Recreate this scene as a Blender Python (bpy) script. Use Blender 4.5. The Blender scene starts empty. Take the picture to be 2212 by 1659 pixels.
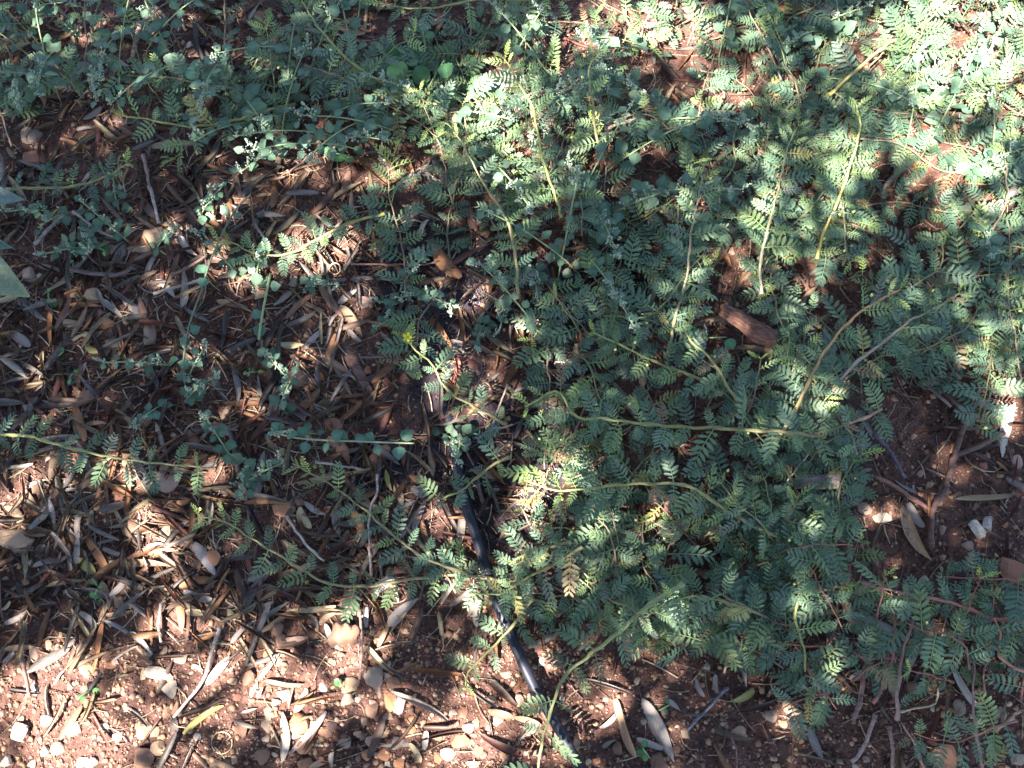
import bpy, math, random
import numpy as np
from mathutils import Vector, Matrix

R = random.Random(7)
N = np.random.default_rng(11)
sc = bpy.context.scene
col = bpy.data.collections.new("scene"); sc.collection.children.link(col)

# ------------------------------------------------------------------ camera, sky, sun, exposure
TILT = math.radians(14.0); DIST = 1.12; LENS = 32.0
cam_d = bpy.data.cameras.new("camera"); cam = bpy.data.objects.new("camera", cam_d); col.objects.link(cam)
cam_d.lens = LENS; cam_d.sensor_width = 36.0; cam_d.clip_start = 0.02; cam_d.clip_end = 300.0
CAM = Vector((0.0, -math.sin(TILT) * DIST, math.cos(TILT) * DIST))
cam.location = CAM; cam.rotation_euler = (TILT, 0, 0)
sc.camera = cam

SUNV = Vector((-0.46, -0.52, 1.0))            # towards the sun, per metre of height
el = math.atan2(1.0, math.hypot(SUNV.x, SUNV.y)); az = math.atan2(SUNV.x, SUNV.y)
world = bpy.data.worlds.new("World"); sc.world = world; world.use_nodes = True
wn = world.node_tree
sky = wn.nodes.new("ShaderNodeTexSky"); sky.sky_type = 'NISHITA'; sky.sun_disc = False
sky.sun_elevation = el; sky.sun_rotation = az
wn.links.new(sky.outputs[0], wn.nodes["Background"].inputs[0])
wn.nodes["Background"].inputs[1].default_value = 0.055
sun_d = bpy.data.lights.new("sun", 'SUN'); sun = bpy.data.objects.new("sun", sun_d); col.objects.link(sun)
sun_d.energy = 5.0; sun_d.angle = math.radians(0.5); sun_d.color = (1.0, 0.93, 0.84)
sun.rotation_euler = SUNV.to_track_quat('Z', 'Y').to_euler()
sc.view_settings.view_transform = 'Standard'; sc.view_settings.look = 'None'
sc.view_settings.exposure = 3.2; sc.view_settings.gamma = 1.0
sc.view_settings.use_curve_mapping = False

# ------------------------------------------------------------------ from picture places to ground places
F_ = LENS / 36.0 * 2212.0
RX = cam.rotation_euler.to_matrix()
def P(px, py, z=0.0):
    d = RX @ Vector(((px - 1106.0) / F_, -(py - 829.5) / F_, -1.0))
    t = (z - CAM.z) / d.z
    return Vector((CAM.x + d.x * t, CAM.y + d.y * t, z))
RXi = RX.transposed()
def Q(p):
    v = RXi @ (Vector(p) - CAM)
    return (1106 + v.x / -v.z * F_, 829.5 - v.y / -v.z * F_)
PX = 1.0 / 2212.0 * DIST / (LENS / 36.0)      # metres per picture unit near the centre
OX = [0, 555, 1110, 1665]; OY = [0, 418.5, 837, 1247]
def T(c, r, x, y):
    s = .2522
    if r >= 2: s = .2509
    if c == 3 and r == 2: s = .2471
    if c == 3 and r == 3: s = .2487
    return OX[c] + x * s, OY[r] + y * s

# ------------------------------------------------------------------ noise
_tab = np.random.default_rng(5).random((256, 256))
def vnoise(x, y):
    xi = np.floor(x).astype(int); yi = np.floor(y).astype(int)
    fx = x - xi; fy = y - yi; fx = fx * fx * (3 - 2 * fx); fy = fy * fy * (3 - 2 * fy)
    g = lambda a, b: _tab[a & 255, b & 255]
    return (g(xi, yi) * (1 - fx) * (1 - fy) + g(xi + 1, yi) * fx * (1 - fy) + g(xi, yi + 1) * (1 - fx) * fy + g(xi + 1, yi + 1) * fx * fy)
def height(x, y):
    x = np.asarray(x, float); y = np.asarray(y, float)
    h = (vnoise(x * 3 + 9, y * 3 + 4) - .5) * .028 + (vnoise(x * 11 + 3, y * 11) - .5) * .012
    h += (vnoise(x * 37, y * 37 + 8) - .5) * .006 + (vnoise(x * 90 + 5, y * 90) - .5) * .0032 + (vnoise(x * 190 + 5, y * 190) - .5) * .0018
    return h
def H(x, y): return float(height(x, y))

# ------------------------------------------------------------------ regions of the picture
def inb(x, y, a, b, c, d): return a <= x <= c and b <= y <= d
def green(px, py):
    if inb(px, py, 480, 330, 810, 480): return .10
    if px < 850 and py < 330: return .62
    if px < 480 and py < 480: return .30
    if inb(px, py, 820, 470, 1010, 1000): return .38
    if inb(px, py, 1010, 560, 1200, 730): return .42
    if inb(px, py, 1010, 730, 1110, 1200): return .25
    if inb(px, py, 1700, 0, 2212, 260): return .8
    if inb(px, py, 2020, 180, 2212, 330): return .5
    if px > 1870 and 880 < py < 1230: return .10
    if px > 2110 and py > 640: return .65
    if px > 1640 and py >= 1180: return .55 if py < 1400 else .38
    if inb(px, py, 1560, 1400, 1700, 1500): return .3
    if px > 980 and py < 1180 + (px - 980) * .35 and py < 1430: return 1.0
    if inb(px, py, 960, 1050, 1640, 1420 if px > 1180 else 1330): return .9
    if inb(px, py, 560, 1000, 980, 1310): return .22
    if inb(px, py, 150, 900, 560, 1060): return .12
    if px >= 820 and py < 470: return 1.0
    return .0
def litter(px, py):
    if px < 850 and 330 < py < 1330: return 1.0
    if px < 850 and py <= 330: return .7
    if px < 700 and py < 1430: return .5
    if px > 1640 and py > 850: return .22
    if py > 1400: return .08
    if inb(px, py, 850, 900, 1150, 1300): return .6
    if py < 350 and px > 1650: return .8
    if py > 1250: return .25
    return .5
def gravel(px, py):
    if py > 1400 - .05 * px and px < 1250: return 1.0
    if py > 1420: return .6
    if px > 1860 and py > 880: return .45
    return .16

# ------------------------------------------------------------------ materials
def mat(name, rough=.7, spec=.3, noise=.25, nscale=220., bump=.0, bscale=600., trans=0., base=None, coord='Object', streak=None, tint2=None):
    m = bpy.data.materials.new(name); m.use_nodes = True; nt = m.node_tree; nd = nt.nodes; L = nt.links
    b = nd["Principled BSDF"]; b.inputs["Roughness"].default_value = rough; b.inputs["Specular IOR Level"].default_value = spec
    tc = nd.new("ShaderNodeTexCoord"); mp = nd.new("ShaderNodeMapping"); L.new(tc.outputs[coord], mp.inputs[0])
    if streak: mp.inputs['Scale'].default_value = streak
    oi = nd.new("ShaderNodeObjectInfo")
    add = nd.new("ShaderNodeVectorMath"); add.operation = 'ADD'
    L.new(mp.outputs[0], add.inputs[0])
    sc_ = nd.new("ShaderNodeMath"); sc_.operation = 'MULTIPLY'; sc_.inputs[1].default_value = 7.3; L.new(oi.outputs['Random'], sc_.inputs[0]); L.new(sc_.outputs[0], add.inputs[1])
    nz = nd.new("ShaderNodeTexNoise"); nz.inputs['Scale'].default_value = nscale; nz.inputs['Detail'].default_value = 4; nz.inputs['Roughness'].default_value = .65
    L.new(add.outputs[0], nz.inputs['Vector'])
    mr = nd.new("ShaderNodeMapRange"); mr.inputs[1].default_value = .3; mr.inputs[2].default_value = .7
    mr.inputs[3].default_value = 1 - noise; mr.inputs[4].default_value = 1 + noise; L.new(nz.outputs[0], mr.inputs[0])
    if base is None:
        at = nd.new("ShaderNodeAttribute"); at.attribute_name = "Col"; c0 = at.outputs['Color']
    else:
        rg = nd.new("ShaderNodeRGB"); rg.outputs[0].default_value = (*base, 1); c0 = rg.outputs[0]
    mx = nd.new("ShaderNodeMix"); mx.data_type = 'RGBA'; mx.blend_type = 'MULTIPLY'; mx.inputs[0].default_value = 1
    L.new(c0, mx.inputs[6]); L.new(oi.outputs['Color'], mx.inputs[7])
    mx2 = nd.new("ShaderNodeVectorMath"); mx2.operation = 'SCALE'; L.new(mx.outputs[2], mx2.inputs[0]); L.new(mr.outputs[0], mx2.inputs['Scale'])
    out = mx2.outputs[0]
    if tint2 is not None:
        n2 = nd.new("ShaderNodeTexNoise"); n2.inputs['Scale'].default_value = tint2[1]; n2.inputs['Detail'].default_value = 3; L.new(add.outputs[0], n2.inputs['Vector'])
        r2 = nd.new("ShaderNodeMapRange"); r2.inputs[1].default_value = tint2[2]; r2.inputs[2].default_value = tint2[2] + .12; L.new(n2.outputs[0], r2.inputs[0])
        m2 = nd.new("ShaderNodeMix"); m2.data_type = 'RGBA'; m2.inputs[7].default_value = (*tint2[0], 1)
        L.new(out, m2.inputs[6]); m3 = nd.new("ShaderNodeMath"); m3.operation = 'MULTIPLY'; m3.inputs[1].default_value = tint2[3]; L.new(r2.outputs[0], m3.inputs[0]); L.new(m3.outputs[0], m2.inputs[0]); out = m2.outputs[2]
    L.new(out, b.inputs['Base Color'])
    if bump:
        nb = nd.new("ShaderNodeTexNoise"); nb.inputs['Scale'].default_value = bscale; nb.inputs['Detail'].default_value = 3; L.new(add.outputs[0], nb.inputs['Vector'])
        bp = nd.new("ShaderNodeBump"); bp.inputs['Strength'].default_value = bump; bp.inputs['Distance'].default_value = .001; L.new(nb.outputs[0], bp.inputs['Height']); L.new(bp.outputs[0], b.inputs['Normal'])
    if trans:
        tr = nd.new("ShaderNodeBsdfTranslucent"); L.new(out, tr.inputs[0])
        ms = nd.new("ShaderNodeMixShader"); ms.inputs[0].default_value = trans
        L.new(b.outputs[0], ms.inputs[1]); L.new(tr.outputs[0], ms.inputs[2]); L.new(ms.outputs[0], nd["Material Output"].inputs[0])
    return m
M_leaf = mat("green_leaf", .48, .5, .28, 300, trans=.28)
M_stem = mat("green_stem", .55, .35, .2, 250, .3, 900)
M_dry = mat("dry_leaf", .55, .4, .30, 60, .35, 500, trans=.08, streak=(.35, 3., 1.), tint2=((.05, .03, .025), 90, .58, .55))
M_wood = mat("weathered_wood", .8, .2, .45, 90, 1.0, 260, streak=(.25, 2.2, 2.2))
M_stone = mat("stone", .8, .3, .30, 90, .7, 500, tint2=((.30, .13, .07), 45, .55, .5))
M_crumb = mat("soil_crumbs", .85, .25, .35, 600, coord='Object')
M_hose = mat("black_polythene", .5, .35, .2, 300, .12, 1500, base=(.016, .018, .03), tint2=((.09, .07, .06), 120, .58, .5))
M_foam = mat("foam", .12, .6, .1, 300, base=(.20, .17, .18))
M_flower = mat("petal", .5, .3, .1, 300, trans=.3)
M_bark = mat("bark", .85, .2, .3, 30, .8, 60, base=(.16, .12, .09))

def soil_mat():
    m = bpy.data.materials.new("red_soil"); m.use_nodes = True; nt = m.node_tree; nd = nt.nodes; L = nt.links
    b = nd["Principled BSDF"]; b.inputs["Specular IOR Level"].default_value = .25
    tc = nd.new("ShaderNodeTexCoord")
    def noise(s, d=6, r=.65):
        n = nd.new("ShaderNodeTexNoise"); n.inputs['Scale'].default_value = s; n.inputs['Detail'].default_value = d; n.inputs['Roughness'].default_value = r; L.new(tc.outputs['Object'], n.inputs['Vector']); return n.outputs[0]
    cr = nd.new("ShaderNodeValToRGB"); e = cr.color_ramp.elements
    e[0].position = .32; e[0].color = (.052, .025, .022, 1); e[1].position = .72; e[1].color = (.25, .148, .112, 1)
    k = cr.color_ramp.elements.new(.52); k.color = (.122, .066, .052, 1)
    L.new(noise(160, 8, .75), cr.inputs[0])
    cr2 = nd.new("ShaderNodeValToRGB"); e = cr2.color_ramp.elements
    e[0].position = .35; e[0].color = (.75, .72, .75, 1); e[1].position = .7; e[1].color = (1.25, 1.15, 1.05, 1); L.new(noise(9, 3), cr2.inputs[0])
    mx = nd.new("ShaderNodeMix"); mx.data_type = 'RGBA'; mx.blend_type = 'MULTIPLY'; mx.inputs[0].default_value = 1; L.new(cr.outputs[0], mx.inputs[6]); L.new(cr2.outputs[0], mx.inputs[7])
    wet = nd.new("ShaderNodeAttribute"); wet.attribute_name = "wet"
    wn_ = nd.new("ShaderNodeMath"); wn_.operation = 'MULTIPLY_ADD'; wn_.inputs[1].default_value = .7; L.new(noise(22, 4), wn_.inputs[0]); wn_.inputs[2].default_value = -.35
    ws = nd.new("ShaderNodeMath"); ws.operation = 'ADD'; ws.use_clamp = True; L.new(wn_.outputs[0], ws.inputs[0]); L.new(wet.outputs['Fac'], ws.inputs[1])
    wr = nd.new("ShaderNodeMapRange"); wr.inputs[1].default_value = .3; wr.inputs[2].default_value = .6; L.new(ws.outputs[0], wr.inputs[0])
    m2 = nd.new("ShaderNodeMix"); m2.data_type = 'RGBA'; L.new(wr.outputs[0], m2.inputs[0]); L.new(mx.outputs[2], m2.inputs[6]); m2.inputs[7].default_value = (.040, .027, .034, 1)
    L.new(m2.outputs[2], b.inputs['Base Color'])
    rr = nd.new("ShaderNodeMapRange"); rr.inputs[3].default_value = .92; rr.inputs[4].default_value = .38; L.new(wr.outputs[0], rr.inputs[0]); L.new(rr.outputs[0], b.inputs['Roughness'])
    bp = nd.new("ShaderNodeBump"); bp.inputs['Strength'].default_value = .9; bp.inputs['Distance'].default_value = .003; L.new(noise(420, 8, .75), bp.inputs['Height']); L.new(bp.outputs[0], b.inputs['Normal'])
    return m
M_soil = soil_mat()

# ------------------------------------------------------------------ mesh helpers
class MB:
    def __init__(s): s.v = []; s.f = []; s.c = []; s.sm = True
    def add(s, V, F, c):
        o = len(s.v); s.v += [tuple(p) for p in V]; s.f += [tuple(i + o for i in f) for f in F]
        if isinstance(c[0], (int, float)): s.c += [tuple(c)] * len(V)
        else: s.c += [tuple(k) for k in c]
    def mesh(s, name, m, smooth=True):
        me = bpy.data.meshes.new(name); me.from_pydata(s.v, [], s.f)
        a = me.color_attributes.new("Col", 'FLOAT_COLOR', 'POINT')
        a.data.foreach_set("color", np.array([(x[0], x[1], x[2], 1.) for x in s.c], dtype=np.float32).ravel())
        me.materials.append(m)
        if smooth: me.polygons.foreach_set("use_smooth", [True] * len(me.polygons))
        me.update(); return me
def bigmesh(name, V, tris, C, m, smooth=False):
    me = bpy.data.meshes.new(name); n = len(V); k = len(tris)
    me.vertices.add(n); me.vertices.foreach_set("co", np.asarray(V, np.float32).ravel())
    me.loops.add(3 * k); me.loops.foreach_set("vertex_index", np.asarray(tris, np.int32).ravel())
    me.polygons.add(k); me.polygons.foreach_set("loop_start", np.arange(0, 3 * k, 3, dtype=np.int32))
    if smooth: me.polygons.foreach_set("use_smooth", np.ones(k, bool))
    me.update(calc_edges=True)
    a = me.color_attributes.new("Col", 'FLOAT_COLOR', 'POINT')
    cc = np.ones((n, 4), np.float32); cc[:, :3] = C; a.data.foreach_set("color", cc.ravel())
    me.materials.append(m); me.validate(); return me
def link(name, me, parent=None, loc=(0, 0, 0), M=None, color=None):
    o = bpy.data.objects.new(name, me); col.objects.link(o)
    if parent: o.parent = parent
    if M is not None: o.matrix_local = M
    else: o.location = loc
    if color: o.color = (*color, 1)
    return o
def empty(name, loc):
    o = bpy.data.objects.new(name, None); o.empty_display_size = .01; o.location = loc; col.objects.link(o); return o
def tag(o, label, cat, group=None):
    o["label"] = label; o["category"] = cat
    if group: o["group"] = group
    return o
def kind(o, k): o["kind"] = k; return o
def tube(mb, pts, rad, c, n=6, cap=True):
    V = []; C = []; F = []; m = len(pts)
    up = Vector((0, 0, 1))
    for i, p in enumerate(pts):
        t = (Vector(pts[min(i + 1, m - 1)]) - Vector(pts[max(i - 1, 0)])).normalized()
        a = t.cross(up)
        if a.length < .05: a = t.cross(Vector((1, 0, 0)))
        a.normalize(); b = a.cross(t)
        r = rad[i] if isinstance(rad, (list, tuple)) else rad
        for k in range(n):
            w = 2 * math.pi * k / n
            V.append(Vector(p) + (a * math.cos(w) + b * math.sin(w)) * r); C.append(c[i] if isinstance(c, list) else c)
    for i in range(m - 1):
        for k in range(n):
            F.append((i * n + k, i * n + (k + 1) % n, (i + 1) * n + (k + 1) % n, (i + 1) * n + k))
    if cap: F += [tuple(range(n))[::-1], tuple(range((m - 1) * n, m * n))]
    mb.add(V, F, C)
def spline(pts, step=.006):
    P_ = [Vector(p) for p in pts]; P_ = [P_[0] * 2 - P_[1]] + P_ + [P_[-1] * 2 - P_[-2]]; out = []
    for i in range(1, len(P_) - 2):
        a, b, c, d = P_[i - 1:i + 3]; n = max(2, int((c - b).length / step))
        for k in range(n):
            t = k / n
            out.append(.5 * ((2 * b) + (c - a) * t + (2 * a - 5 * b + 4 * c - d) * t * t + (3 * b - a - 3 * c + d) * t ** 3))
    out.append(P_[-2]); return out
def orient(az_, pitch=0., roll=0., s=(1, 1, 1), loc=(0, 0, 0)):
    return Matrix.Translation(loc) @ Matrix.Rotation(az_, 4, 'Z') @ Matrix.Rotation(-pitch, 4, 'Y') @ Matrix.Rotation(roll, 4, 'X') @ Matrix.Diagonal((*s, 1))

COLS = ["at the far left", "left of the middle", "left of centre", "right of centre", "right of the middle", "at the far right"]
ROWS = ["in the top strip", "in the upper part", "just above mid height", "just below mid height", "in the lower part", "in the bottom strip"]
def where(px, py):
    return near(px, py)
LM = [(985, 1000, "beside the upper end of the black hose"), (1040, 1200, "beside the middle of the black hose"), (1150, 1480, "beside the lower bend of the black hose"),
      (1230, 1620, "beside the bottom end of the black hose"), (1615, 695, "by the reddish split wood chunk"), (1760, 1040, "by the grey bark stick"),
      (30, 620, "by the broad smooth left-edge leaf"), (725, 590, "by the small coiled ring of bark"), (885, 735, "by the open yellow flower"),
      (35, 1165, "by the big tan left-edge stone"), (755, 1370, "by the curved brown shard"), (170, 1560, "in the bottom left sun patch"),
      (2190, 1240, "by the red stone at the right edge"), (1860, 1380, "by the crossing red stems"), (2080, 1330, "by the red stem at the right edge"),
      (338, 510, "by the round pale stone"), (850, 160, "by the large round green leaf"), (1040, 620, "by the patch of foam"), (2000, 1000, "by the bare soil at right"),
      (60, 320, "by the reddish stone near the left edge"), (620, 360, "by the upper left bare soil"), (420, 160, "by the pale disc leaf"),
      (2120, 60, "in the top right glare"), (1120, 180, "by the white sunlit sprig at top centre"), (650, 530, "by the silvery vine"),
      (560, 40, "by the brown stone at the top edge"), (300, 1010, "by the sunlit vine at lower left"), (450, 1560, "by the long yellow-green leaf"),
      (680, 1570, "among the stones left of bottom centre"), (870, 1520, "among the stones at bottom centre"), (1400, 1560, "by the two tapering leaves"),
      (2050, 1620, "by the orange stone at bottom right"), (300, 1310, "by the pale shell-like stone"), (180, 760, "by the upright orange leaf"), (620, 1110, "by the rounded orange stone"),
      (720, 740, "by the egg-shaped orange stone")]
def near(px, py): return min(LM, key=lambda l: (l[0] - px) ** 2 + (l[1] - py) ** 2)[2]
def facing(dx, dy):
    a = math.degrees(math.atan2(-dy, dx)) % 180
    return "level" if a < 22 or a > 158 else "right-slanting" if a < 68 else "upright" if a < 112 else "left-slanting"

# ------------------------------------------------------------------ ground
WETS = [(930, 600, 150, 130), (1040, 620, 110, 100), (1190, 650, 90, 110), (1330, 600, 80, 60), (950, 760, 70, 150), (1080, 1010, 95, 170), (1150, 1020, 60, 120), (960, 1010, 60, 60), (1230, 800, 60, 60), (820, 1010, 60, 60), (1130, 390, 50, 40)]
fine = np.arange(-.84, .8401, .0042); fy = np.arange(-.66, .7201, .0042)
gx = np.concatenate([[-60, -20, -8, -4, -2, -1.3, -1.0], fine, [1.0, 1.3, 2, 4, 8, 20, 60]])
gy = np.concatenate([[-60, -20, -8, -4, -2, -1.3, -.9], fy, [.9, 1.3, 2, 4, 8, 20, 60]])
X, Y = np.meshgrid(gx, gy); Z = height(X, Y)
far = np.clip((np.maximum(np.abs(X), np.abs(Y)) - .8) / .5, 0, 1); Z = Z * (1 - far)
nx, ny = len(gx), len(gy); idx = np.arange(nx * ny).reshape(ny, nx)
a, b, c, d = idx[:-1, :-1].ravel(), idx[:-1, 1:].ravel(), idx[1:, 1:].ravel(), idx[1:, :-1].ravel()
me = bigmesh("ground", np.stack([X.ravel(), Y.ravel(), Z.ravel()], 1), np.concatenate([np.stack([a, b, c], 1), np.stack([a, c, d], 1)]), (1, 1, 1), M_soil, True)
def wetness(x, y):
    w = np.zeros_like(x)
    for (px, py, rx, ry) in WETS:
        q = P(px, py); w = np.maximum(w, 1 - ((x - q.x) / (rx * PX)) ** 2 * .5 - ((y - q.y) / (ry * PX)) ** 2 * .5)
    return np.clip(w, 0, 1)
at = me.attributes.new("wet", 'FLOAT', 'POINT'); at.data.foreach_set("value", wetness(X.ravel(), Y.ravel()).astype(np.float32))
kind(link("ground", me), "structure")

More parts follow.
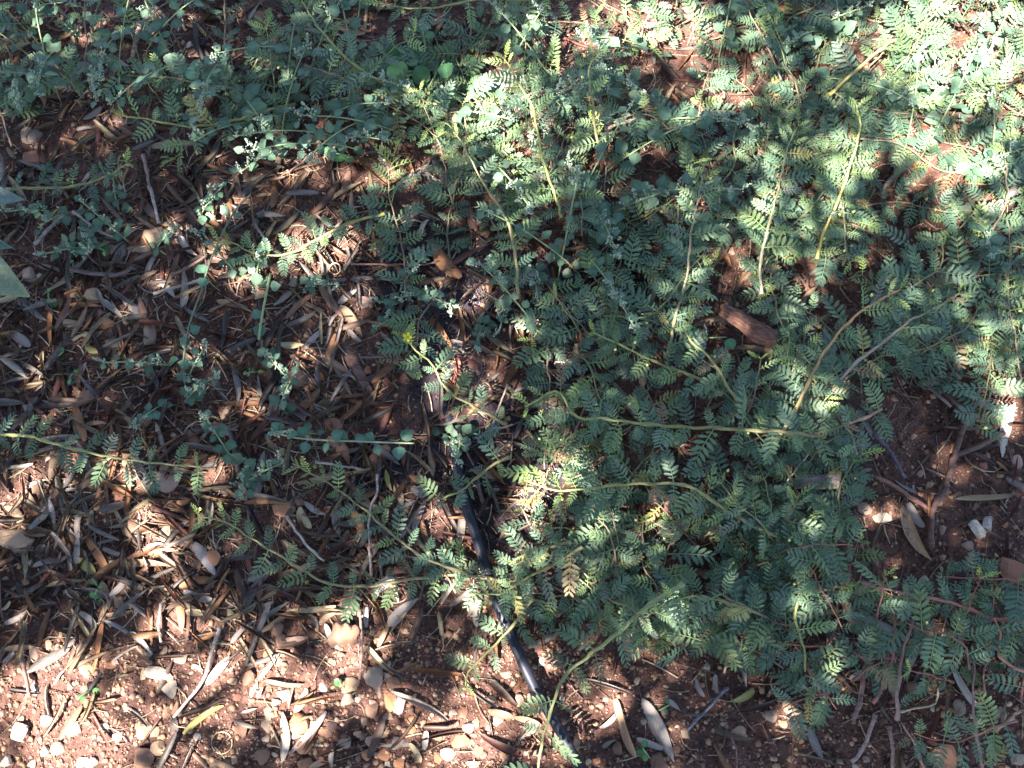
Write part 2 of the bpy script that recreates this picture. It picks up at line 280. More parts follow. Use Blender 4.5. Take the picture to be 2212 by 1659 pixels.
# ------------------------------------------------------------------ olive tree over the place, its crown sieving the sun
SUNS = [  # places the sun reaches: x, y, radius x, radius y, strength
 (2150, 60, 150, 100, 1), (2060, 60, 100, 60, 1), (2030, 110, 100, 60, 1), (2190, 140, 60, 80, 1), (1960, 50, 70, 45, .9), (1900, 110, 45, 35, .8), (1840, 50, 40, 35, .5), (2090, 190, 60, 28, .8), (2000, 190, 40, 25, .6),
 (1440, 40, 60, 40, .85), (1360, 60, 60, 34, .9), (1300, 45, 50, 34, .9), (1500, 30, 60, 30, .9), (1200, 60, 40, 24, .5), (1550, 45, 40, 26, .7), (1470, 90, 40, 26, .7), (1230, 110, 30, 26, .6),
 (1095, 155, 36, 34, 1), (1070, 180, 24, 24, .8), (1130, 190, 30, 34, 1), (1120, 240, 32, 34, 1), (1150, 290, 24, 30, .9), (1165, 355, 40, 24, .8), (1250, 180, 30, 40, .5), (1180, 250, 20, 24, .7),
 (900, 335, 34, 26, .6), (880, 370, 26, 24, .5), (990, 320, 26, 26, .55), (1290, 270, 30, 30, .5),
 (1620, 150, 34, 28, .7), (1580, 185, 40, 26, .7), (1640, 60, 30, 26, .55), (1700, 190, 26, 22, .5), (1450, 260, 50, 14, .6), (1500, 230, 50, 14, .6), (1560, 240, 45, 13, .5), (1420, 300, 40, 14, .5),
 (1845, 290, 30, 30, 1), (1840, 340, 24, 34, .9), (1870, 320, 34, 20, .8), (1825, 400, 20, 40, .7), (1800, 450, 18, 26, .6), (1960, 250, 30, 28, .6), (2010, 300, 45, 30, .8), (2050, 350, 40, 34, .75), (1960, 390, 40, 20, .6), (2140, 330, 34, 60, .7), (2180, 430, 30, 50, .6), (2190, 250, 26, 34, .6), (1930, 440, 50, 14, .5),
 (1690, 340, 14, 50, .6), (1670, 420, 16, 50, .6), (1640, 300, 30, 12, .5), (1750, 540, 34, 22, .5), (1790, 600, 22, 30, .55), (1800, 810, 34, 28, .6), (1680, 870, 26, 16, .5), (1560, 500, 24, 14, .4), (1640, 560, 20, 30, .4), (1790, 690, 20, 20, .5), (2080, 520, 30, 20, .5), (2120, 740, 44, 22, .8), (2195, 840, 22, 80, .7), (1740, 780, 30, 15, .5), (1900, 560, 18, 14, .4),
 (165, 50, 28, 20, .9), (205, 45, 18, 18, .6), (60, 35, 26, 16, .5), (310, 30, 16, 22, .6), (430, 160, 26, 14, .7), (455, 185, 26, 14, .8), (120, 20, 14, 14, .4), (20, 100, 20, 16, .5), (150, 270, 26, 10, .5), (125, 285, 16, 30, .45), (370, 350, 20, 20, .4),
 (700, 300, 55, 15, .9), (640, 300, 26, 12, .5), (620, 340, 26, 16, .5), (570, 390, 22, 20, .5), (690, 350, 30, 14, .5), (740, 385, 22, 30, .6), (510, 430, 22, 26, .5), (570, 450, 26, 14, .6), (770, 320, 16, 16, .5), (520, 380, 16, 24, .5),
 (645, 510, 26, 34, 1), (600, 530, 12, 10, .9), (735, 480, 24, 24, 1), (690, 545, 24, 36, .85), (765, 520, 20, 20, .8), (485, 525, 34, 18, .9), (525, 525, 14, 14, .9), (570, 575, 30, 22, .6), (470, 570, 24, 20, .6), (330, 500, 18, 14, .7), (370, 470, 20, 12, .8), (30, 500, 26, 12, .6), (340, 585, 18, 26, .4), (530, 610, 16, 14, .5), (570, 660, 22, 16, .4), (380, 600, 20, 12, .45),
 (250, 745, 18, 18, .9), (85, 780, 12, 34, .75), (110, 770, 10, 16, .6), (390, 740, 34, 24, .7), (480, 760, 30, 22, .7), (540, 650, 14, 10, .5), (430, 800, 10, 10, .5), (690, 745, 30, 12, .55), (560, 850, 26, 40, .6), (740, 690, 14, 30, .4), (800, 660, 20, 12, .5),
 (1045, 600, 22, 50, .5), (1150, 695, 26, 26, .8), (960, 575, 22, 30, .5), (975, 740, 20, 40, .5), (1050, 830, 40, 22, .6), (1010, 790, 22, 20, .5), (1110, 790, 24, 18, .45), (960, 810, 26, 14, .6), (820, 620, 26, 12, .4), (960, 850, 20, 16, .5), (1030, 890, 14, 26, .5),
 (1240, 985, 44, 22, .95), (1200, 1010, 34, 16, .8), (1150, 1060, 30, 24, .6), (1180, 1090, 40, 14, .6), (1120, 1100, 26, 30, .75), (1330, 1100, 30, 18, .8), (1350, 1090, 20, 16, .7), (1440, 1080, 22, 18, .7), (1300, 1130, 18, 30, .55), (1000, 1130, 40, 16, .5), (1460, 1150, 14, 18, .6), (1150, 1160, 20, 30, .5), (1250, 1240, 20, 16, .4), (1530, 1120, 14, 10, .4),
 (1010, 1230, 26, 30, .8), (1040, 1270, 34, 22, .8), (1080, 1300, 26, 22, .7), (1110, 1270, 26, 34, .8), (1140, 1210, 30, 20, .6), (930, 1110, 26, 26, .7), (1110, 1330, 16, 12, .5), (1480, 1285, 40, 20, .85), (1520, 1255, 16, 10, .7), (1310, 1430, 10, 8, .4), (1400, 1390, 14, 12, .5), (1540, 1380, 18, 8, .4), (1570, 1370, 20, 10, .5), (1760, 1255, 34, 12, .9), (1780, 1240, 20, 16, .6), (1290, 1400, 26, 8, .7), (1175, 1430, 28, 22, .7), (1130, 1400, 14, 14, .3), (1220, 1560, 12, 50, .7), (1190, 1580, 34, 24, .85), (1170, 1540, 20, 20, .6), (1340, 1510, 16, 40, .75), (1310, 1480, 30, 16, .6), (1460, 1590, 18, 16, .6), (1430, 1530, 14, 20, .5), (1400, 1480, 20, 16, .4), (1700, 1540, 22, 14, .7), (1690, 1560, 18, 10, .6),
 (290, 1010, 44, 16, .9), (300, 1030, 30, 18, .8), (245, 990, 24, 8, .7), (450, 1010, 30, 22, .85), (470, 1070, 22, 14, .7), (125, 1030, 18, 22, .8), (100, 990, 16, 16, .7), (20, 1060, 28, 26, .9), (30, 1020, 40, 10, .6), (140, 1050, 26, 10, .7), (15, 1090, 18, 16, .6), (100, 910, 20, 12, .6), (120, 855, 20, 10, .5), (190, 910, 24, 10, .5), (310, 950, 22, 20, .6), (350, 970, 14, 12, .4),
 (320, 1150, 36, 22, .85), (350, 1195, 40, 12, .8), (360, 1215, 50, 12, .85), (300, 1120, 24, 14, .6), (270, 1050, 30, 10, .4), (440, 1000, 14, 14, .6), (490, 880, 26, 24, .5), (540, 880, 18, 22, .5), (210, 1210, 24, 14, .4), (180, 1100, 14, 12, .4), (60, 1190, 20, 10, .3), (130, 1240, 20, 10, .6), (20, 1310, 20, 16, .5),
 (315, 1385, 22, 12, .7), (350, 1350, 50, 16, .6), (430, 1330, 50, 14, .85), (380, 1265, 44, 9, .8), (480, 1300, 34, 14, .7), (510, 1320, 14, 12, .7), (150, 1330, 14, 26, .5), (300, 1370, 26, 8, .5), (490, 1410, 22, 26, .6), (470, 1440, 22, 26, .8), (440, 1480, 20, 16, .7), (380, 1450, 40, 18, .5), (340, 1460, 34, 14, .9), (365, 1488, 18, 18, .9), (400, 1400, 26, 16, .5), (230, 1420, 30, 20, .4),
 (120, 1440, 26, 40, .85), (100, 1400, 22, 26, .7), (70, 1480, 50, 30, .7), (130, 1500, 60, 30, .9), (90, 1560, 70, 34, .95), (150, 1575, 40, 30, 1), (40, 1590, 44, 26, 1), (30, 1650, 40, 26, 1), (130, 1640, 44, 26, 1), (170, 1620, 50, 26, .9), (225, 1575, 22, 12, .9), (230, 1620, 34, 22, .9), (200, 1645, 34, 18, .9), (260, 1600, 18, 30, .6), (270, 1490, 30, 20, .6), (300, 1560, 20, 20, .35), (480, 1600, 26, 30, .75), (470, 1560, 18, 20, .5), (60, 1420, 20, 20, .5), (10, 1530, 20, 30, .5), (280, 1640, 20, 14, .6),
 (560, 1450, 16, 26, .9), (570, 1480, 34, 12, .8), (590, 1400, 16, 20, .4), (660, 1470, 30, 24, .5), (680, 1500, 26, 16, .6), (745, 1400, 20, 20, 1), (760, 1420, 22, 14, .9), (735, 1440, 26, 14, .7), (740, 1300, 24, 30, .75), (700, 1310, 26, 10, .5), (780, 1340, 24, 26, .7), (820, 1380, 26, 12, .75), (810, 1400, 18, 10, .6), (840, 1300, 10, 26, .5), (850, 1260, 30, 12, .8), (860, 1290, 14, 24, .6), (615, 1570, 14, 34, .7), (650, 1555, 34, 18, .7), (700, 1540, 26, 22, .6), (540, 1520, 30, 18, .5), (610, 1520, 14, 10, .6), (650, 1360, 24, 14, .5), (790, 1335, 10, 8, .8),
 (860, 1525, 14, 16, .85), (950, 1560, 50, 22, .8), (1000, 1580, 44, 20, .9), (1040, 1590, 30, 30, .8), (900, 1560, 30, 14, .6), (1070, 1510, 34, 18, .75), (1050, 1470, 26, 20, .6), (1030, 1430, 40, 24, .5), (1010, 1490, 14, 12, .8), (1100, 1440, 20, 16, .4), (960, 1640, 40, 22, .9), (980, 1650, 26, 16, .9), (1040, 1640, 30, 22, .8), (1080, 1560, 30, 30, .6), (1100, 1620, 20, 26, .6), (910, 1620, 22, 30, .7), (1150, 1620, 26, 22, .6), (870, 1640, 20, 16, .3), (820, 1570, 16, 10, .5), (600, 1260, 20, 10, .5), (660, 1230, 14, 14, .4),
]
SB = []
for (px, py, rx, ry, s) in SUNS:
    if px < 880 and 380 < py < 1340 and not (py < 600 and px > 440): s *= .72; rx *= .9; ry *= .9
    q = P(px, py, .02); SB.append((q.x, q.y, rx * PX, ry * PX, s))
def sunmap(x, y):
    v = np.zeros_like(x)
    for (qx, qy, rx, ry, s) in SB:
        d2 = ((x - qx) / rx) ** 2 + ((y - qy) / ry) ** 2
        v = np.maximum(v, s ** .55 * np.clip(1.75 - d2, 0, 1))
    e = (vnoise(x * 55 + 7, y * 55 + 31) - .5) * 1.0 + (vnoise(x * 120 + 3, y * 120 + 9) - .5) * .7
    v = v + e * np.clip(v, 0, .6) * 1.1
    for (qx, qy, rx, ry, s) in BROAD:
        d2 = ((x - qx) / rx) ** 2 + ((y - qy) / ry) ** 2
        v = np.maximum(v, s * np.clip(1.6 - d2, 0, 1) * np.clip((vnoise(x * 50 + 70, y * 50 + 13) - .47) * 6, 0, 1))
    return v
BROAD = []
for (px, py, rx, ry, s) in [(1980, 170, 260, 180, .6), (1550, 110, 380, 150, .66), (1150, 260, 200, 180, .7), (1700, 480, 320, 220, .5), (2150, 550, 110, 260, .5), (1350, 620, 240, 180, .2), (1100, 1000, 160, 260, .35), (1450, 1150, 240, 140, .22), (350, 100, 330, 100, .35), (250, 1130, 300, 130, .15), (500, 1450, 260, 80, .3), (200, 1540, 260, 130, .7), (1000, 1580, 300, 90, .55)]:
    q = P(px, py, .02); BROAD.append((q.x, q.y, rx * PX, ry * PX, s))
def leafcloud(n, x0, x1, y0, y1, z0, z1, L0, L1, test, thin):
    gx_ = N.uniform(x0, x1, n); gy_ = N.uniform(y0, y1, n); z = N.uniform(z0, z1, n) 
    az_ = N.uniform(0, 2 * np.pi, n); pt = N.normal(0, .5, n); ln = N.uniform(L0, L1, n)
    D = np.stack([np.cos(az_) * np.cos(pt), np.sin(az_) * np.cos(pt), np.sin(pt)], 1)
    S = np.array([SUNV.x, SUNV.y])
    C = np.stack([gx_ + S[0] * z, gy_ + S[1] * z, z], 1)
    keep = np.ones(n, bool)
    if test:
        r = N.random(n)
        for k in (-.5, -.2, .2, .5):
            Pp = C + D * (ln * k)[:, None]; px_ = Pp[:, 0] - S[0] * Pp[:, 2]; py_ = Pp[:, 1] - S[1] * Pp[:, 2]
            keep &= sunmap(px_, py_) * 1.04 < r
    nn = vnoise(gx_ * thin + 40, gy_ * thin + 17)
    if not test: keep &= (nn > N.uniform(.12, .42, n))
    C = C[keep]; D = D[keep]; ln = ln[keep]; m = len(C)
    side = np.cross(D, N.normal(0, 1, (m, 3)) * .5 + np.array([0, 0, 1.])); side /= np.linalg.norm(side, axis=1)[:, None]
    nrm = np.cross(side, D); w = ln * N.uniform(.10, .14, m)
    A = C - D * (ln / 2)[:, None]; B = C + D * (ln / 2)[:, None] - nrm * (ln * .08)[:, None]
    q1 = C - D * (ln * .12)[:, None]
    V = np.stack([A, q1 + side * w[:, None], q1 - side * w[:, None] , B, q1 + nrm * (w * .0)[:, None] + D * (ln * .25)[:, None] + side * (w * .9)[:, None], q1 + D * (ln * .25)[:, None] - side * (w * .9)[:, None]], 1).reshape(-1, 3)
    o = (np.arange(m) * 6)[:, None]
    Tt = np.concatenate([o + np.array([[0, 1, 2]]), o + np.array([[1, 4, 5]]), o + np.array([[1, 5, 2]]), o + np.array([[4, 3, 5]])])
    cc = np.repeat(np.stack([N.uniform(.05, .09, m), N.uniform(.09, .14, m), N.uniform(.05, .08, m)], 1), 6, 0)
    return V, Tt, cc
parts = [leafcloud(52000, -.98, .98, -.80, .82, 1.30, 2.1, .036, .062, True, 5),
         leafcloud(16000, -2.4, -.98, -1.9, 1.3, 1.4, 2.6, .06, .11, False, 3),
         leafcloud(9000, .98, 1.7, -1.9, 1.3, 1.4, 2.4, .06, .11, False, 3),
         leafcloud(12000, -.98, .98, -1.9, -.80, 1.4, 2.6, .06, .11, False, 3),
         leafcloud(6000, -.98, .98, .82, 1.3, 1.4, 2.4, .06, .11, False, 3)]
V = []; Tt = []; cc = []; o = 0
for v_, t_, c_ in parts: V.append(v_); Tt.append(t_ + o); cc.append(c_); o += len(v_)
M_ol = mat("olive_leaf", .5, .4, .15, 60, trans=.10)
tree = tag(empty("olive_tree", (-2.5, -1.7, 0)), "olive tree standing beside the weedy ground, its leafy crown shading it", "tree")
base = Vector((-2.5, -1.7, 0))
mb = MB(); tube(mb, spline([(0, 0, -.1), (.06, .03, .5), (-.03, .08, 1.0), (.1, .1, 1.5), (.2, .2, 2.1)], .1), .12, (1, 1, 1), 10); link("trunk", mb.mesh("trunk", M_bark), tree)
for e in [((.1, .1, 1.4), (.4, -.2, 2.0), (.9, -.6, 2.5), (1.7, -.8, 2.9)), ((.1, .1, 1.2), (.9, -.3, 1.8), (2.0, -.4, 2.3), (3.2, -.2, 2.4)), ((.1, .1, 1.5), (.2, .9, 2.0), (.5, 1.8, 2.3), (1.2, 2.7, 2.4)), ((.15, .15, 1.7), (-.5, .5, 2.3), (-.8, .9, 2.8))]:
    mb = MB(); s_ = spline(e, .12); tube(mb, s_, [.055 * (1 - .75 * i / len(s_)) for i in range(len(s_))], (1, 1, 1), 8); link("limb", mb.mesh("limb", M_bark), tree)
fo = link("crown", bigmesh("crown", np.concatenate(V) - np.array(base), np.concatenate(Tt), np.concatenate(cc), M_ol), tree); kind(fo, "stuff")

# ------------------------------------------------------------------ loose soil: crumbs, small gravel, fibres
def scatter(n, dens):
    px_ = N.uniform(-60, 2272, n * 3); py_ = N.uniform(-60, 1720, n * 3); k = [dens(a_, b_) > r_ for a_, b_, r_ in zip(px_, py_, N.random(n * 3))]
    px_, py_ = px_[k][:n], py_[k][:n]
    w = [P(a_, b_) for a_, b_ in zip(px_, py_)]; x = np.array([p.x for p in w]); y = np.array([p.y for p in w]); return x, y, px_, py_
OCT = np.array([[1, 0, 0], [-1, 0, 0], [0, 1, 0], [0, -1, 0], [0, 0, 1], [0, 0, -1.]]); OCF = np.array([[0, 2, 4], [2, 1, 4], [1, 3, 4], [3, 0, 4], [2, 0, 5], [1, 2, 5], [3, 1, 5], [0, 3, 5]])
t_ = (1 + 5 ** .5) / 2
ICO = np.array([[-1, t_, 0], [1, t_, 0], [-1, -t_, 0], [1, -t_, 0], [0, -1, t_], [0, 1, t_], [0, -1, -t_], [0, 1, -t_], [t_, 0, -1], [t_, 0, 1], [-t_, 0, -1], [-t_, 0, 1]]) / 1.9
ICF = np.array([[0, 11, 5], [0, 5, 1], [0, 1, 7], [0, 7, 10], [0, 10, 11], [1, 5, 9], [5, 11, 4], [11, 10, 2], [10, 7, 6], [7, 1, 8], [3, 9, 4], [3, 4, 2], [3, 2, 6], [3, 6, 8], [3, 8, 9], [4, 9, 5], [2, 4, 11], [6, 2, 10], [8, 6, 7], [9, 8, 1]])
def lumps(name, x, y, sz, TV, TF, colr, m, jit=.35, sink=.2):
    n = len(x); k = len(TV)
    S = sz[:, None, None] * N.uniform(.6, 1.3, (n, 1, 3)) * (TV[None] * (1 + N.uniform(-jit, jit, (n, k, 1)))); S[:, :, 2] *= .75
    a_ = N.uniform(0, 6.28, n); ca, sa = np.cos(a_)[:, None], np.sin(a_)[:, None]
    X_ = S[:, :, 0] * ca - S[:, :, 1] * sa; Y_ = S[:, :, 0] * sa + S[:, :, 1] * ca
    z0 = height(x, y)
    Vv = np.stack([X_ + x[:, None], Y_ + y[:, None], S[:, :, 2] + (z0 + sz * sink)[:, None]], 2).reshape(-1, 3)
    F = ((np.arange(n) * k)[:, None, None] + TF[None]).reshape(-1, 3)
    return kind(link(name, bigmesh(name, Vv, F, np.repeat(colr, k, 0), m)), "stuff")
def pal(n, cols, w, j=.2):
    c_ = np.array(cols)[N.choice(len(cols), n, p=np.array(w) / sum(w))]; return np.clip(c_ * N.uniform(1 - j, 1 + j, (n, 1)), 0, .8)
SO = [(.14, .074, .057), (.085, .042, .032), (.25, .14, .095), (.34, .22, .15), (.055, .030, .026)]
x, y, px_, py_ = scatter(52000, lambda a_, b_: .55 + .45 * gravel(a_, b_))
wt = wetness(x, y)[:, None]
DRY_GLARE = 1 + .40 * np.array([[gravel(a_, b_) * (b_ > 1380) or .9 * (a_ > 1750 and b_ < 330)] for a_, b_ in zip(px_, py_)])  # paler crumbs at bottom and top right: dusty soil plus painted-in sun glare
tag(lumps("soil_crumbs", x, y, N.uniform(.0006, .0021, len(x)), OCT, OCF, pal(len(x), SO, [5, 4, 3, 1.2, 3]) * DRY_GLARE * (1 - .7 * (wt > .45)), M_crumb), "red-brown soil crumbs strewn over the whole ground", "soil")
x, y, px_, py_ = scatter(5200, lambda a_, b_: .12 + .88 * gravel(a_, b_))
GR = [(.30, .17, .11), (.36, .22, .13), (.22, .12, .085), (.42, .30, .21), (.16, .09, .07)]
tag(lumps("fine_gravel", x, y, N.uniform(.0016, .0046, len(x)) * N.uniform(.6, 1, len(x)), ICO, ICF, pal(len(x), GR, [4, 4, 3, 1.5, 2]), M_crumb, .36), "fine tan gravel mixed into the soil", "gravel")

# dead fibres and splinters
def fibres(name, n, dens, l0, l1, r0, r1, cols, w, lift):
    x, y, _, _ = scatter(n, dens); n = len(x); a_ = N.uniform(0, 6.28, n); ln = N.uniform(l0, l1, n); r = N.uniform(r0, r1, n); bend = N.normal(0, .18, n)
    rows = []
    for k, t in enumerate((-.5, -.17, .17, .5)):
        cx = x + np.cos(a_) * ln * t - np.sin(a_) * bend * ln * (t * t * 2); cy = y + np.sin(a_) * ln * t + np.cos(a_) * bend * ln * (t * t * 2)
        cz = height(cx, cy) + r + N.uniform(0, lift, n) * .5
        for q in range(3):
            w_ = q * 2.094 + 1; rows.append(np.stack([cx - np.sin(a_) * r * math.cos(w_), cy + np.cos(a_) * r * math.cos(w_), cz + r * math.sin(w_)], 1))
    Vv = np.stack(rows, 1).reshape(-1, 3); F = []
    for s in range(3):
        for q in range(3):
            A_, B_, C_, D_ = s * 3 + q, s * 3 + (q + 1) % 3, (s + 1) * 3 + (q + 1) % 3, (s + 1) * 3 + q; F += [[A_, B_, C_], [A_, C_, D_]]
    F = ((np.arange(n) * 12)[:, None, None] + np.array(F)[None]).reshape(-1, 3)
    return kind(link(name, bigmesh(name, Vv, F, np.repeat(pal(n, cols, w), 12, 0), M_wood, True)), "stuff")
tag(fibres("plant_debris", 6000, lambda a_, b_: .15 + .85 * litter(a_, b_), .008, .045, .0003, .0010, [(.24, .16, .11), (.36, .28, .21), (.12, .08, .06), (.40, .30, .2)], [3, 2, 3, 1], .006), "thin dead grass fibres and splinters littering the soil", "plant debris")

# ------------------------------------------------------------------ dry leaves
def lance(wr, curl, bend, twist, shape, nL=11, nW=4):
    V = []; F = []; C = []
    for i in range(nL + 1):
        t = i / nL
        if shape == 0: w = math.sin(math.pi * t ** .85) ** .75
        elif shape == 1: w = math.sin(math.pi * t ** .6) ** .8          # broad near the start, long taper
        else: w = math.sin(math.pi * min(1, t * .95 + .03)) ** .42
        w = max(w, .04) * wr * .5
        for j in range(nW + 1):
            s = (j / nW * 2 - 1); cu = curl * (1 + .5 * math.sin(3 * t))
            if abs(cu) > .02:
                ang = s * cu; yy = w * math.sin(ang) / cu; zz = w * (1 - math.cos(ang)) / cu
            else: yy = w * s; zz = 0
            tw = twist * (t - .5); y2 = yy * math.cos(tw) - zz * math.sin(tw); z2 = yy * math.sin(tw) + zz * math.cos(tw)
            z2 += (-.012 * wr if j == nW // 2 else 0)
            ba = bend * (t - .5)
            V.append(((t - .5) * (1 - .1 * abs(bend)), y2 + .17 * twist * ((t - .5) ** 2 - .08), z2 + abs(bend) * .35 * ((t - .5) ** 2) * (1 if bend > 0 else -1) + .03))
            e_ = 1.15 if j == nW // 2 else (.8 if j in (0, nW) else 1.)
            C.append((e_, e_, e_))
    n = nW + 1
    for i in range(nL):
        for j in range(nW): F.append((i * n + j, (i + 1) * n + j, (i + 1) * n + j + 1, i * n + j + 1))
    # thin petiole
    o = len(V)
    for q in range(3):
        V.append((-.5, .006 * math.cos(q * 2.1), .03 + .006 * math.sin(q * 2.1))); C.append((.8, .7, .6))
    for q in range(3):
        V.append((-.57, .004 * math.cos(q * 2.1) + .01, .02 + .004 * math.sin(q * 2.1))); C.append((.7, .6, .5))
    for q in range(3): F.append((o + q, o + (q + 1) % 3, o + 3 + (q + 1) % 3, o + 3 + q))
    return V, F, C
LV = []
for i in range(22):
    V, F, C = lance(R.uniform(.15, .22), R.choice([.3, .6, -.5, .9, 1.3, -.9, -.3]), R.uniform(-.45, .8), R.uniform(-1.2, 1.2), R.choice([0, 1, 2, 2, 1]))
    mb = MB(); mb.add(V, F, C); LV.append((mb.mesh("dry_leaf", M_dry), np.array(V), F, np.array(C)))
TONE = {'g': ((.25, .205, .18), "grey"), 'l': ((.32, .26, .235), "lilac-grey"), 't': ((.34, .215, .13), "tan"), 'o': ((.36, .16, .07), "orange-brown"), 'b': ((.20, .105, .07), "dark brown"),
        's': ((.44, .33, .19), "straw-coloured"), 'w': ((.48, .40, .33), "pale"), 'y': ((.36, .32, .11), "yellow-green"), 'r': ((.20, .07, .05), "red-brown"), 'd': ((.10, .07, .06), "blackened")}
stack = {}
def lift(px, py):
    k = (int(px // 45), int(py // 45)); stack[k] = stack.get(k, 0) + 1; return min(.014, .0022 * (stack[k] - 1))
def put_leaf(px0, py0, px1, py1, wpx, tone, label=None, grp=True, name="dry_leaf"):
    a_ = P(px0, py0, .006); b_ = P(px1, py1, .006); c_ = (a_ + b_) / 2; ln = (b_ - a_).length
    mi = R.randrange(len(LV)); wr = wpx * PX / ln; k = max(.7, min(2.2, wr / .18))
    z = H(c_.x, c_.y) + .0025 + lift((px0 + px1) / 2, (py0 + py1) / 2)
    dz = (H(b_.x, b_.y) - H(a_.x, a_.y)) / ln
    base_, nm = TONE[tone]; j = R.uniform(.85, 1.15)
    o = link(name, LV[mi][0], None, M=orient(math.atan2(b_.y - a_.y, b_.x - a_.x), math.atan(dz) + R.gauss(0, .05), R.gauss(0, .22), (ln / 1.03, ln * k, ln * R.uniform(.8, 1.1)), (c_.x, c_.y, z)), color=tuple(q * j for q in base_))
    if label is None:
        sz = "large" if ln > .075 else "small" if ln < .042 else "medium"
        cx, cy = (px0 + px1) / 2, (py0 + py1) / 2
        label = f"{sz} {facing(px1 - px0, py1 - py0)} {nm} dead leaf {near(cx, cy)}".replace("bleached", "pale")
    tag(o, label, "dead leaf", "dead olive leaves littering the soil"); return o
